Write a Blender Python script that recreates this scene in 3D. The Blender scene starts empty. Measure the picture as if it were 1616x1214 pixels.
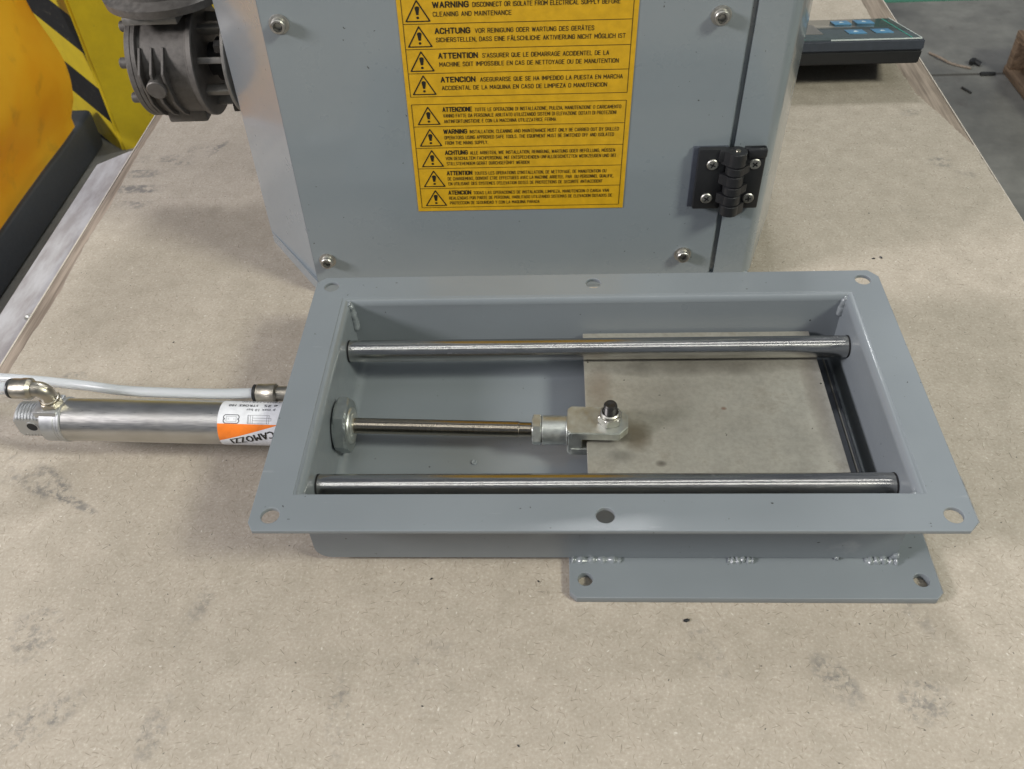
import bpy, bmesh, math, random
from mathutils import Vector, Matrix
random.seed(7)
PI = math.pi
C = bpy.context.scene.collection
S = bpy.context.scene

# ------------------------------------------------------------------ camera
# world: metres, origin at the centre of the valve's top flange
def set_camera():
    cd = bpy.data.cameras.new('camera'); co = bpy.data.objects.new('camera', cd); C.objects.link(co)
    yaw, pitch, roll = -0.07326, 0.78705, -0.06002
    f = Vector((math.sin(yaw)*math.cos(pitch), math.cos(yaw)*math.cos(pitch), -math.sin(pitch)))
    r = Vector((math.cos(yaw), -math.sin(yaw), 0)); u = r.cross(f)
    c, s = math.cos(roll), math.sin(roll)
    r2 = c*r + s*u; u2 = -s*r + c*u
    m = Matrix((r2, u2, -f)).transposed().to_4x4(); m.translation = Vector((-0.02363, -0.37783, 0.3808))
    co.matrix_world = m
    cd.sensor_width = 36; cd.sensor_fit = 'HORIZONTAL'; cd.lens = 1423.4/1616*36
    cd.clip_start = 0.01; cd.clip_end = 60
    cd.dof.use_dof = True; cd.dof.focus_distance = 0.56; cd.dof.aperture_fstop = 26
    S.camera = co
set_camera()

# ------------------------------------------------------------------ light
w = bpy.data.worlds.new('World'); S.world = w; w.use_nodes = True
bg = w.node_tree.nodes['Background']; bg.inputs['Color'].default_value = (.72, .80, .92, 1); bg.inputs['Strength'].default_value = .19

def area(name, loc, target, sx, sy, power, col):
    l = bpy.data.lights.new(name, 'AREA'); l.shape = 'RECTANGLE'; l.size = sx; l.size_y = sy
    l.energy = power; l.color = col
    o = bpy.data.objects.new(name, l); C.objects.link(o); o.location = loc
    o.rotation_euler = (Vector(target)-Vector(loc)).to_track_quat('-Z', 'Y').to_euler()
area('roof_light_strip', (0.1, -1.5, 3.4), (0, 0, 0), 5.0, .18, 22, (1, .99, .95))
area('roof_light_strip', (0.1, -.1, 3.8), (0, .1, 0), 5.0, .18, 20, (1, .99, .97))
area('roof_light_rear', (0.15, 2.35, 3.0), (0, .1, 0), .55, .40, 58, (.97, .98, 1))
area('hall_window_right', (2.6, -1.3, 2.6), (0, 0, 0), .65, .65, 118, (.99, 1, .85))
area('hall_window_left', (-3.4, -1.1, 1.7), (0, 0, 0), .8, .6, 158, (1, .96, .98))
S.view_settings.view_transform = 'Standard'; S.view_settings.look = 'None'
S.view_settings.gamma = 1; S.view_settings.exposure = -.10

# ------------------------------------------------------------------ materials
def nodes(name):
    m = bpy.data.materials.new(name); m.use_nodes = True
    nt = m.node_tree; b = nt.nodes['Principled BSDF']
    return m, nt, b
def N(nt, t, **k):
    n = nt.nodes.new(t)
    for a, v in k.items():
        if a.startswith('i_'): n.inputs[a[2:].replace('_', ' ')].default_value = v
        else: setattr(n, a, v)
    return n
def mixc(nt, fac, a, b, mode='MIX'):
    n = nt.nodes.new('ShaderNodeMix'); n.data_type = 'RGBA'; n.blend_type = mode
    for i, v in ((0, fac), (6, a), (7, b)):
        if hasattr(v, 'is_linked') or hasattr(v, 'links'): nt.links.new(v, n.inputs[i])
        else: n.inputs[i].default_value = v if i == 0 else (*v, 1) if len(v) == 3 else v
    return n.outputs[2]
def math_(nt, op, a, b=0.0, c=None):
    n = nt.nodes.new('ShaderNodeMath'); n.operation = op
    for i, v in enumerate((a, b) if c is None else (a, b, c)):
        if hasattr(v, 'links'): nt.links.new(v, n.inputs[i])
        else: n.inputs[i].default_value = v
    return n.outputs[0]
def ramp(nt, x, lo, hi, a=0.0, b=1.0):
    n = nt.nodes.new('ShaderNodeMapRange'); n.clamp = True
    nt.links.new(x, n.inputs[0]); n.inputs[1].default_value = lo; n.inputs[2].default_value = hi
    n.inputs[3].default_value = a; n.inputs[4].default_value = b
    return n.outputs[0]
def noise(nt, co, scale, detail=3, rough=.55, stretch=None):
    if stretch:
        mp = N(nt, 'ShaderNodeMapping'); mp.inputs['Scale'].default_value = stretch; nt.links.new(co, mp.inputs[0]); co = mp.outputs[0]
    n = N(nt, 'ShaderNodeTexNoise'); n.inputs['Scale'].default_value = scale; n.inputs['Detail'].default_value = detail; n.inputs['Roughness'].default_value = rough
    nt.links.new(co, n.inputs['Vector']); return n.outputs['Fac']
def objco(nt):
    return N(nt, 'ShaderNodeTexCoord').outputs['Object']
def bump(nt, b, h, strength, dist):
    n = N(nt, 'ShaderNodeBump'); n.inputs['Strength'].default_value = strength; n.inputs['Distance'].default_value = dist
    nt.links.new(h, n.inputs['Height']); nt.links.new(n.outputs[0], b.inputs['Normal'])

def paint(name, col, rough=.3, coat=.0, var=.05, wear=.35):
    m, nt, b = nodes(name); co = objco(nt)
    big = noise(nt, co, 9, 3); fine = noise(nt, co, 420, 2)
    c = mixc(nt, ramp(nt, big, .3, .7), [x*(1-var) for x in col], [min(1, x*(1+var)) for x in col])
    # dull handling marks and fine dark specks
    if wear:
        sp = noise(nt, co, 260, 2, .6)
        c = mixc(nt, ramp(nt, sp, .735, .765), c, (.03, .03, .03))
        sc = noise(nt, co, 30, 4, .6, (1, 9, 1))
        c = mixc(nt, ramp(nt, sc, .68, .82, 0, wear), c, (.40, .41, .42))
    nt.links.new(c, b.inputs['Base Color'])
    r = noise(nt, co, 24, 4, .65)
    nt.links.new(ramp(nt, r, .3, .7, rough*.8, rough*1.3), b.inputs['Roughness'])
    b.inputs['Coat Weight'].default_value = coat; b.inputs['Coat Roughness'].default_value = .12
    bump(nt, b, fine, .10, .0004)
    return m
def metal(name, col, rough, streak=None, metallic=1.0, var=.12, bstr=.08, aniso=0):
    m, nt, b = nodes(name); co = objco(nt)
    b.inputs['Metallic'].default_value = metallic
    n1 = noise(nt, co, 220 if streak is None else 60, 5, .65, streak)
    n2 = noise(nt, co, 35, 4, .6)
    c = mixc(nt, ramp(nt, n1, .3, .7), [x*(1-var) for x in col], [min(1, x*(1+var)) for x in col])
    c = mixc(nt, ramp(nt, n2, .45, .75, 0, .45), c, [x*.72 for x in (col[0], col[1]*.98, col[2]*.92)])
    nt.links.new(c, b.inputs['Base Color'])
    nt.links.new(ramp(nt, n1, .25, .75, rough*.75, rough*1.3), b.inputs['Roughness'])
    b.inputs['Anisotropic'].default_value = aniso
    bump(nt, b, n1, bstr, .0003)
    return m
def plain(name, col, rough=.5, metallic=0, spec=.5):
    m, nt, b = nodes(name); co = objco(nt)
    n = noise(nt, co, 150, 3)
    nt.links.new(mixc(nt, ramp(nt, n, .3, .7), [x*.9 for x in col], [min(1, x*1.1) for x in col]), b.inputs['Base Color'])
    b.inputs['Roughness'].default_value = rough; b.inputs['Metallic'].default_value = metallic
    b.inputs['Specular IOR Level'].default_value = spec
    return m

M = {}
M['gate_paint'] = paint('grey_enamel', (.182, .203, .220), .34, .25, .06, .45)
M['cab_paint'] = paint('blue_grey_enamel', (.215, .246, .266), .30, .9, .03, .10)
M['weld'] = paint('painted_weld', (.195, .215, .228), .28, .4, .05)
M['rod'] = metal('polished_steel', (.47, .465, .45), .22, (1, 14, 14), 1, .08, 0)
M['piston'] = metal('piston_rod_steel', (.36, .32, .26), .20, (60, 3, 3), 1, .28, .12)
M['barrel'] = metal('stainless_tube', (.55, .54, .52), .34, (2, 26, 26), 1, .05, .008)
M['alu'] = metal('aluminium_cap', (.50, .51, .52), .42, None, .85, .06, .10)
M['zinc'] = metal('zinc_plated_steel', (.54, .56, .53), .40, None, .9, .14, .03)
M['nickel'] = metal('nickel_plated_brass', (.44, .41, .345), .38, None, 1, .08, .05)
M['nut'] = metal('grey_zinc_nut', (.34, .37, .37), .42, None, .85, .10, .03)
M['screw'] = metal('screw_steel', (.44, .43, .40), .42, None, .95, .22, .06)
M['cast'] = metal('cast_aluminium', (.145, .135, .122), .55, None, .45, .25, .35)
M['cast_light'] = metal('machined_flange', (.24, .23, .21), .45, None, .6, .15, .2)
M['black'] = plain('black_plastic', (.014, .0145, .016), .42)
M['dark'] = plain('dark_gap', (.008, .008, .009), .7)
M['navy'] = plain('dark_grey_plastic', (.046, .053, .068), .42)
M['ink'] = plain('black_ink', (.014, .012, .008), .5)
M['blue_ink'] = plain('dark_blue_ink', (.02, .022, .035), .5)
M['orange'] = plain('orange_print', (.78, .19, .02), .35)
M['white'] = plain('white_label', (.66, .67, .70), .35)
M['yellow'] = plain('yellow_label', (.60, .345, .012), .38)
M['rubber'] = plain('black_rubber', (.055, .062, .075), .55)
M['edge'] = plain('pale_edge_band', (.50, .45, .39), .5)
M['button'] = plain('blue_button', (.085, .23, .38), .3)
M['green_line'] = plain('green_line', (.05, .35, .27), .3)
M['silver_line'] = plain('silver_line', (.7, .75, .72), .3)
M['glass'] = plain('display_face', (.070, .088, .088), .10)
M['black_bolt'] = metal('blackened_bolt', (.05, .048, .046), .35, None, .7, .2, .2)

# slide plate: raw sheet with stains and painted shadow bands
def mk():
    m, nt, b = nodes('raw_steel_plate'); co = objco(nt)
    n1 = noise(nt, co, 14, 5, .62); n2 = noise(nt, co, 380, 3); n3 = noise(nt, co, 46, 5, .7)
    c = mixc(nt, ramp(nt, n1, .32, .68), (.29, .275, .235), (.40, .385, .335))
    c = mixc(nt, ramp(nt, n3, .56, .72, 0, .5), c, (.215, .19, .15))
    c = mixc(nt, ramp(nt, n2, .30, .62, .25, 0), c, (.16, .15, .13))
    sp = noise(nt, co, 190, 2); c = mixc(nt, ramp(nt, sp, .735, .765), c, (.04, .035, .03))
    sep = N(nt, 'ShaderNodeSeparateXYZ'); nt.links.new(co, sep.inputs[0])
    def stain_or_shade(x, y, rx, ry, col, st):      # grease and wear marks, and shadow bands put into the colour
        nonlocal c
        u = math_(nt, 'DIVIDE', math_(nt, 'SUBTRACT', sep.outputs[0], x), rx); v = math_(nt, 'DIVIDE', math_(nt, 'SUBTRACT', sep.outputs[1], y), ry)
        d = math_(nt, 'ADD', math_(nt, 'MULTIPLY', u, u), math_(nt, 'MULTIPLY', v, v))
        d = math_(nt, 'ADD', d, math_(nt, 'MULTIPLY', math_(nt, 'SUBTRACT', n3, .5), 1.6))
        c = mixc(nt, math_(nt, 'MULTIPLY', ramp(nt, d, 0, 1.0, 1, 0), st), c, col)
    stain_or_shade(.023, -.014, .011, .014, (.12, .095, .06), .7)
    stain_or_shade(.012, -.030, .010, .006, (.13, .12, .10), .5)
    stain_or_shade(.002, .030, .010, .022, (.20, .155, .12), .45)
    stain_or_shade(.060, .046, .080, .010, (.12, .11, .09), .7)  # shadow of the back guide rod, painted into the plate colour
    stain_or_shade(.136, .020, .007, .045, (.17, .145, .12), .5)  # shadow of the right wall, painted along the plate edge
    stain_or_shade(.036, -.036, .004, .003, (.06, .05, .04), .8)
    stain_or_shade(.078, .008, .0022, .0018, (.16, .07, .04), .8)
    nt.links.new(c, b.inputs['Base Color']); b.inputs['Metallic'].default_value = .55
    nt.links.new(ramp(nt, n3, .3, .7, .42, .60), b.inputs['Roughness'])
    bump(nt, b, n2, .15, .0003); return m
M['plate'] = mk()

# fibreboard: speckled kraft surface with short fibres, dirt prints
def mk():
    m, nt, b = nodes('grey_beige_fibreboard'); co = N(nt, 'ShaderNodeNewGeometry').outputs['Position']
    big = noise(nt, co, 5.5, 4, .6); mid = noise(nt, co, 60, 5, .65); fine = noise(nt, co, 620, 3, .7)
    c = mixc(nt, ramp(nt, big, .3, .7), (.402, .358, .300), (.452, .405, .343))
    c = mixc(nt, ramp(nt, mid, .35, .68), c, (.352, .316, .262), 'MIX')
    c = mixc(nt, ramp(nt, fine, .28, .72, .52, 0), c, (.23, .185, .14))
    c = mixc(nt, ramp(nt, fine, .60, .82, 0, .5), c, (.66, .59, .50))
    def fibres(scale, ln, wd, dens, col, amt, off):
        nonlocal c
        mp = N(nt, 'ShaderNodeMapping'); mp.inputs['Location'].default_value = off; nt.links.new(co, mp.inputs[0])
        dn = N(nt, 'ShaderNodeTexNoise'); dn.inputs['Scale'].default_value = 160; nt.links.new(mp.outputs[0], dn.inputs['Vector'])
        ds = N(nt, 'ShaderNodeVectorMath', operation='SCALE'); ds.inputs['Scale'].default_value = .0022; nt.links.new(dn.outputs['Color'], ds.inputs[0])
        ad = N(nt, 'ShaderNodeVectorMath', operation='ADD'); nt.links.new(mp.outputs[0], ad.inputs[0]); nt.links.new(ds.outputs[0], ad.inputs[1])
        vo = N(nt, 'ShaderNodeTexVoronoi'); vo.voronoi_dimensions = '2D'; vo.inputs['Scale'].default_value = scale; nt.links.new(ad.outputs[0], vo.inputs['Vector'])
        sb = N(nt, 'ShaderNodeVectorMath', operation='SUBTRACT'); nt.links.new(ad.outputs[0], sb.inputs[0]); nt.links.new(vo.outputs['Position'], sb.inputs[1])
        sx = N(nt, 'ShaderNodeSeparateXYZ'); nt.links.new(vo.outputs['Color'], sx.inputs[0])
        # rotate the offset by a random angle per cell
        ang = math_(nt, 'MULTIPLY', sx.outputs[0], 6.28)
        sp = N(nt, 'ShaderNodeSeparateXYZ'); nt.links.new(sb.outputs[0], sp.inputs[0])
        ca = math_(nt, 'COSINE', ang); sa = math_(nt, 'SINE', ang)
        px = math_(nt, 'ADD', math_(nt, 'MULTIPLY', sp.outputs[0], ca), math_(nt, 'MULTIPLY', sp.outputs[1], sa))
        py = math_(nt, 'SUBTRACT', math_(nt, 'MULTIPLY', sp.outputs[1], ca), math_(nt, 'MULTIPLY', sp.outputs[0], sa))
        d = math_(nt, 'ADD', math_(nt, 'POWER', math_(nt, 'ABSOLUTE', math_(nt, 'DIVIDE', px, ln)), 2), math_(nt, 'POWER', math_(nt, 'ABSOLUTE', math_(nt, 'DIVIDE', py, wd)), 2))
        k = math_(nt, 'MULTIPLY', ramp(nt, d, .5, 1.2, 1, 0), math_(nt, 'GREATER_THAN', sx.outputs[1], 1-dens))
        c = mixc(nt, math_(nt, 'MULTIPLY', k, amt), c, col)
    fibres(250, .0015, .00020, .38, (.19, .15, .11), .60, (0, 0, 0))
    fibres(160, .0023, .00020, .24, (.15, .12, .09), .65, (.31, .17, 0))
    fibres(120, .0006, .00035, .05, (.05, .045, .04), .8, (.11, .57, 0))
    fibres(90, .0009, .0004, .08, (.62, .58, .52), .6, (.71, .37, 0))
    fibres(30, .0026, .00026, .20, (.10, .08, .065), .65, (.9, .2, 0))
    # dirt: soft marks where things were dragged or stood; (x, y, rx, ry, angle, strength, streak scale)
    sep = N(nt, 'ShaderNodeSeparateXYZ'); nt.links.new(co, sep.inputs[0])
    grime = noise(nt, co, 170, 5, .75); gr2 = noise(nt, co, 34, 4, .6)
    def smudge(x, y, rx, ry, a, st, lo=.46, hi=.62, band=None):
        nonlocal c
        dx = math_(nt, 'SUBTRACT', sep.outputs[0], x); dy = math_(nt, 'SUBTRACT', sep.outputs[1], y)
        ca, sa = math.cos(a), math.sin(a)
        u = math_(nt, 'ADD', math_(nt, 'MULTIPLY', dx, ca/rx), math_(nt, 'MULTIPLY', dy, sa/rx))
        v = math_(nt, 'SUBTRACT', math_(nt, 'MULTIPLY', dy, ca/ry), math_(nt, 'MULTIPLY', dx, sa/ry))
        d = math_(nt, 'ADD', math_(nt, 'MULTIPLY', u, u), math_(nt, 'MULTIPLY', v, v))
        k = math_(nt, 'MULTIPLY', ramp(nt, d, .35, 1.0, 1, 0), ramp(nt, grime, lo, hi))
        k = math_(nt, 'MULTIPLY', k, ramp(nt, gr2, .36, .56))
        if band:
            s = math_(nt, 'SINE', math_(nt, 'MULTIPLY', sep.outputs[1], 2*PI/band))
            k = math_(nt, 'MULTIPLY', k, ramp(nt, s, -.2, .2))
        c = mixc(nt, math_(nt, 'MULTIPLY', k, st), c, (.13, .125, .12))
    smudge(-.404, .335, .026, .062, 0, .8, .40, .56, .026)
    smudge(-.372, .375, .016, .030, -.6, .5, .46, .6)
    smudge(-.353, .383, .006, .022, -.5, .7, .42, .55)
    smudge(-.356, -.022, .030, .012, -.55, .85, .44, .60)
    smudge(-.335, -.036, .030, .004, -.45, .8, .44, .58)
    smudge(-.381, -.012, .009, .016, .3, .6, .46, .6)
    smudge(-.375, .07, .022, .010, .3, .5, .5, .62)
    smudge(-.318, -.13, .018, .02, .2, .6, .48, .62)
    smudge(-.30, -.182, .034, .014, .6, .7, .46, .6)
    smudge(-.228, -.118, .007, .024, -.2, .5, .46, .6)
    smudge(-.232, -.184, .008, .022, -.1, .5, .46, .6)
    smudge(-.138, -.178, .007, .03, .05, .6, .46, .6)
    smudge(-.09, -.15, .02, .02, 0, .35, .48, .62)
    smudge(.054, -.137, .008, .024, .35, .6, .46, .6)
    smudge(.118, -.154, .010, .020, .5, .75, .45, .58)
    smudge(.160, -.165, .016, .014, .2, .7, .46, .6)
    smudge(.168, -.12, .01, .03, .2, .4, .48, .6)
    smudge(.315, .335, .014, .012, .5, .6, .47, .6)
    smudge(.33, .315, .012, .010, .5, .5, .47, .6)
    smudge(.312, .425, .012, .008, 0, .35, .47, .6)
    smudge(.262, .262, .016, .01, 0, .3, .5, .6)
    nt.links.new(c, b.inputs['Base Color']); b.inputs['Roughness'].default_value = .82
    b.inputs['Specular IOR Level'].default_value = .3
    h = math_(nt, 'ADD', math_(nt, 'MULTIPLY', fine, .6), mid)
    h = math_(nt, 'ADD', h, math_(nt, 'MULTIPLY', gr2, 3.0))
    bump(nt, b, h, .35, .0006)
    return m
M['board'] = mk()

def wood(name, c1, c2, stretch, scale=40, rough=.6):
    m, nt, b = nodes(name); co = objco(nt)
    n = noise(nt, co, scale, 5, .6, stretch); n2 = noise(nt, co, 7, 4)
    c = mixc(nt, ramp(nt, n, .35, .65), c1, c2)
    c = mixc(nt, ramp(nt, n2, .55, .75, 0, .5), c, [x*.45 for x in c1])
    nt.links.new(c, b.inputs['Base Color']); b.inputs['Roughness'].default_value = rough
    bump(nt, b, n, .3, .0008); return m
M['ply'] = wood('plywood', (.15, .118, .09), (.30, .245, .195), (9, .35, 9))
M['pallet'] = wood('pallet_pine', (.12, .08, .052), (.27, .19, .125), (6, .5, 6), 20)

def mk():   # worn white laminate of the lower ledge
    m, nt, b = nodes('scuffed_white_laminate'); co = objco(nt)
    a = noise(nt, co, 30, 5, .65, (2.2, .6, 1)); f = noise(nt, co, 300, 2)
    c = mixc(nt, ramp(nt, a, .38, .62), (.40, .39, .40), (.27, .25, .25))
    nt.links.new(c, b.inputs['Base Color']); b.inputs['Roughness'].default_value = .42; bump(nt, b, a, .12, .001); return m
M['ledge'] = mk()
def mk():
    m, nt, b = nodes('concrete_floor'); co = objco(nt)
    a = noise(nt, co, 2.2, 6, .65); f = noise(nt, co, 22, 4, .7); g = noise(nt, co, 7, 5, .7)
    c = mixc(nt, ramp(nt, a, .35, .65), (.115, .114, .108), (.245, .242, .222))
    c = mixc(nt, ramp(nt, f, .3, .7, .35, 0), c, (.08, .08, .075))
    c = mixc(nt, ramp(nt, g, .60, .72, 0, .5), c, (.07, .06, .055))
    sep = N(nt, 'ShaderNodeSeparateXYZ'); nt.links.new(co, sep.inputs[0])
    # saw-cut joint
    j = math_(nt, 'LESS_THAN', math_(nt, 'ABSOLUTE', math_(nt, 'SUBTRACT', sep.outputs[1], 2.055)), .006)
    j = math_(nt, 'MULTIPLY', j, math_(nt, 'GREATER_THAN', sep.outputs[0], 0))
    c = mixc(nt, math_(nt, 'MULTIPLY', j, .8), c, (.05, .045, .035))
    nt.links.new(c, b.inputs['Base Color']); nt.links.new(ramp(nt, a, .3, .7, .35, .6), b.inputs['Roughness'])
    bump(nt, b, f, .2, .002); return m
M['floor'] = mk()
M['floor_green'] = plain('green_floor_paint', (.06, .20, .14), .5)
def mk():   # yellow tarpaulin
    m, nt, b = nodes('orange_tarpaulin'); co = objco(nt)
    a = noise(nt, co, 4.5, 3, .5); f = noise(nt, co, 12, 4, .6)
    c = mixc(nt, ramp(nt, a, .40, .70), (.86, .53, .040), (.80, .40, .022))
    c = mixc(nt, ramp(nt, f, .56, .78, 0, .45), c, (.30, .20, .05))
    nt.links.new(c, b.inputs['Base Color']); b.inputs['Roughness'].default_value = .42; return m
M['tarp'] = mk()
def mk():   # hazard stripes
    m, nt, b = nodes('hazard_paint'); co = objco(nt)
    sep = N(nt, 'ShaderNodeSeparateXYZ'); nt.links.new(co, sep.inputs[0])
    f = noise(nt, co, 14, 5, .7); g = noise(nt, co, 60, 4, .7)
    yel = mixc(nt, ramp(nt, f, .35, .7), (.66, .50, .020), (.55, .41, .018))
    yel = mixc(nt, ramp(nt, g, .66, .74, 0, .7), yel, (.10, .085, .05))
    # local X runs along the striped face, Z up
    t = math_(nt, 'ADD', sep.outputs[2], math_(nt, 'MULTIPLY', sep.outputs[0], .22))
    fr = math_(nt, 'FRACT', math_(nt, 'DIVIDE', math_(nt, 'SUBTRACT', t, .360-.095), .187))
    k = math_(nt, 'LESS_THAN', fr, .52)
    k = math_(nt, 'MULTIPLY', k, math_(nt, 'LESS_THAN', sep.outputs[1], .0006))
    blk = mixc(nt, ramp(nt, g, .58, .70, 0, .6), (.012, .012, .012), (.12, .11, .08))
    c = mixc(nt, k, yel, blk)
    nt.links.new(c, b.inputs['Base Color']); b.inputs['Roughness'].default_value = .4
    return m
M['hazard'] = mk()
def mk():
    m, nt, b = nodes('milky_tube')
    b.inputs['Base Color'].default_value = (.70, .73, .76, 1); b.inputs['Roughness'].default_value = .28
    b.inputs['Transmission Weight'].default_value = .5; b.inputs['Subsurface Weight'].default_value = .4
    b.inputs['Subsurface Radius'].default_value = (.004, .004, .004); b.inputs['IOR'].default_value = 1.4
    return m
M['hose'] = mk()

# ------------------------------------------------------------------ helpers
def empty(name, loc=(0, 0, 0), rz=0, label=None, cat=None, group=None):
    o = bpy.data.objects.new(name, None); C.objects.link(o); o.location = loc; o.rotation_euler = (0, 0, rz)
    o.empty_display_size = .02
    if label: o['label'] = label; o['category'] = cat
    if group: o['group'] = group
    return o
def link(name, me, mat, parent=None, smooth=30, **props):
    o = bpy.data.objects.new(name, me); C.objects.link(o)
    if mat is not None and not me.materials: me.materials.append(M[mat] if isinstance(mat, str) else mat)
    if smooth:
        for p in me.polygons: p.use_smooth = True
        me.set_sharp_from_angle(angle=math.radians(smooth))
    if parent: o.parent = parent
    for k, v in props.items(): o[k] = v
    return o
def fin(name, bm, mat, parent=None, smooth=30, **props):
    bmesh.ops.recalc_face_normals(bm, faces=bm.faces)
    me = bpy.data.meshes.new(name); bm.to_mesh(me); bm.free()
    return link(name, me, mat, parent, smooth, **props)
def box(bm, c, s, bev=0, seg=2, rot=None):
    v = bmesh.ops.create_cube(bm, size=1)['verts']
    m = Matrix.Translation(c) @ (rot or Matrix.Identity(4)) @ Matrix.Diagonal((*s, 1))
    bmesh.ops.transform(bm, matrix=m, verts=v)
    if bev:
        e = list({e for x in v for e in x.link_edges})
        bmesh.ops.bevel(bm, geom=e, offset=bev, segments=seg, affect='EDGES', profile=.5)
def lathe(bm, prof, origin=(0, 0, 0), axis=(1, 0, 0), seg=40, clamp=None, cap=True):
    """prof: list of (s, r) along the axis"""
    ax = Vector(axis).normalized(); q = Vector((0, 0, 1)).rotation_difference(ax) if abs(ax.z) < .999 else Matrix.Identity(3).to_quaternion() if ax.z > 0 else Matrix.Rotation(PI, 3, 'X').to_quaternion()
    rings = []
    for s, r in prof:
        ring = []
        for i in range(seg):
            a = 2*PI*i/seg
            p = Vector((r*math.cos(a), r*math.sin(a), 0))
            p = q @ p + ax*s
            if clamp: p = clamp(p)
            ring.append(bm.verts.new(p + Vector(origin)))
        rings.append(ring)
    for a, b in zip(rings, rings[1:]):
        for i in range(seg):
            j = (i+1) % seg; bm.faces.new((a[i], a[j], b[j], b[i]))
    if cap:
        bm.faces.new(rings[0][::-1]); bm.faces.new(rings[-1])
def prism(bm, pts, z0, z1, mat4=None, bev=0):
    a = [bm.verts.new((x, y, z0)) for x, y in pts]; b = [bm.verts.new((x, y, z1)) for x, y in pts]
    fs = [bm.faces.new(a[::-1]), bm.faces.new(b)]
    n = len(pts)
    for i in range(n): fs.append(bm.faces.new((a[i], a[(i+1) % n], b[(i+1) % n], b[i])))
    if bev: bmesh.ops.bevel(bm, geom=list({e for f in fs for e in f.edges}), offset=bev, segments=2, affect='EDGES')
    if mat4 is not None: bmesh.ops.transform(bm, matrix=mat4, verts=[v for v in bm.verts if v.is_valid] if bev else a+b)
def hexa(bm, af, s0, s1, origin, axis, rot=0, ch=.0006):
    """hexagon nut with chamfered corners: intersect hex with a cone profile"""
    R = af/math.sqrt(3); seg = 48
    ax = Vector(axis).normalized(); q = Vector((0, 0, 1)).rotation_difference(ax)
    def rad(a):
        d = (a-rot) % (PI/3) - PI/6
        return (af/2)/math.cos(d)
    rings = []
    for s, lim in ((s0, af/2*1.0), (s0+(R-af/2)*.55, R), (s1-(R-af/2)*.55, R), (s1, af/2*1.0)):
        ring = []
        for i in range(seg):
            a = 2*PI*i/seg; r = min(rad(a), lim)
            ring.append(bm.verts.new(q @ Vector((r*math.cos(a), r*math.sin(a), 0)) + ax*s + Vector(origin)))
        rings.append(ring)
    for a, b in zip(rings, rings[1:]):
        for i in range(seg):
            j = (i+1) % seg; bm.faces.new((a[i], a[j], b[j], b[i]))
    bm.faces.new(rings[0][::-1]); bm.faces.new(rings[-1])
def tube(bm, pts, r, seg=16, cap=True, radii=None):
    pts = [Vector(p) for p in pts]; rings = []
    up = None
    for i, p in enumerate(pts):
        t = (pts[min(i+1, len(pts)-1)] - pts[max(i-1, 0)]).normalized()
        if up is None: up = t.orthogonal().normalized()
        up = (up - t*up.dot(t)).normalized(); s = t.cross(up)
        rr = radii[i] if radii else r
        rings.append([bm.verts.new(p + (up*math.cos(2*PI*k/seg) + s*math.sin(2*PI*k/seg))*rr) for k in range(seg)])
    for a, b in zip(rings, rings[1:]):
        for k in range(seg):
            j = (k+1) % seg; bm.faces.new((a[k], a[j], b[j], b[k]))
    if cap: bm.faces.new(rings[0][::-1]); bm.faces.new(rings[-1])
def spline(pts, n=12):
    pts = [Vector(p) for p in pts]; out = []
    P = [pts[0]*2-pts[1]] + pts + [pts[-1]*2-pts[-2]]
    for i in range(1, len(P)-2):
        for k in range(n):
            t = k/n; a, b, c, d = P[i-1], P[i], P[i+1], P[i+2]
            out.append(.5*((2*b)+(c-a)*t+(2*a-5*b+4*c-d)*t*t+(3*b-a-3*c+d)*t**3))
    out.append(pts[-1]); return out
def eval_curve(cu):
    o = bpy.data.objects.new('tmp', cu); C.objects.link(o)
    bpy.context.view_layer.update()
    dg = bpy.context.evaluated_depsgraph_get()
    me = bpy.data.meshes.new_from_object(o.evaluated_get(dg))
    bpy.data.objects.remove(o); bpy.data.curves.remove(cu); me.materials.clear()
    return me
def sheet(outline, holes, z0, z1, bev=.0004):
    """flat sheet with openings: outline and hole loops are lists of (x, y)"""
    cu = bpy.data.curves.new('sheet', 'CURVE'); cu.dimensions = '2D'; cu.fill_mode = 'BOTH'
    cu.extrude = (z1-z0)/2 - bev; cu.bevel_depth = bev; cu.bevel_resolution = 1; cu.offset = -bev
    for lp in [outline]+holes:
        sp = cu.splines.new('POLY'); sp.points.add(len(lp)-1)
        for i, (x, y) in enumerate(lp): sp.points[i].co = (x, y, 0, 1)
        sp.use_cyclic_u = True
    me = eval_curve(cu); me.transform(Matrix.Translation((0, 0, (z0+z1)/2)))
    return me
def circle(x, y, r, n=28, cw=True):
    return [(x+r*math.cos(2*PI*i/n), y+r*math.sin(2*PI*i/n)*(-1 if cw else 1)) for i in range(n)]
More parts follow.
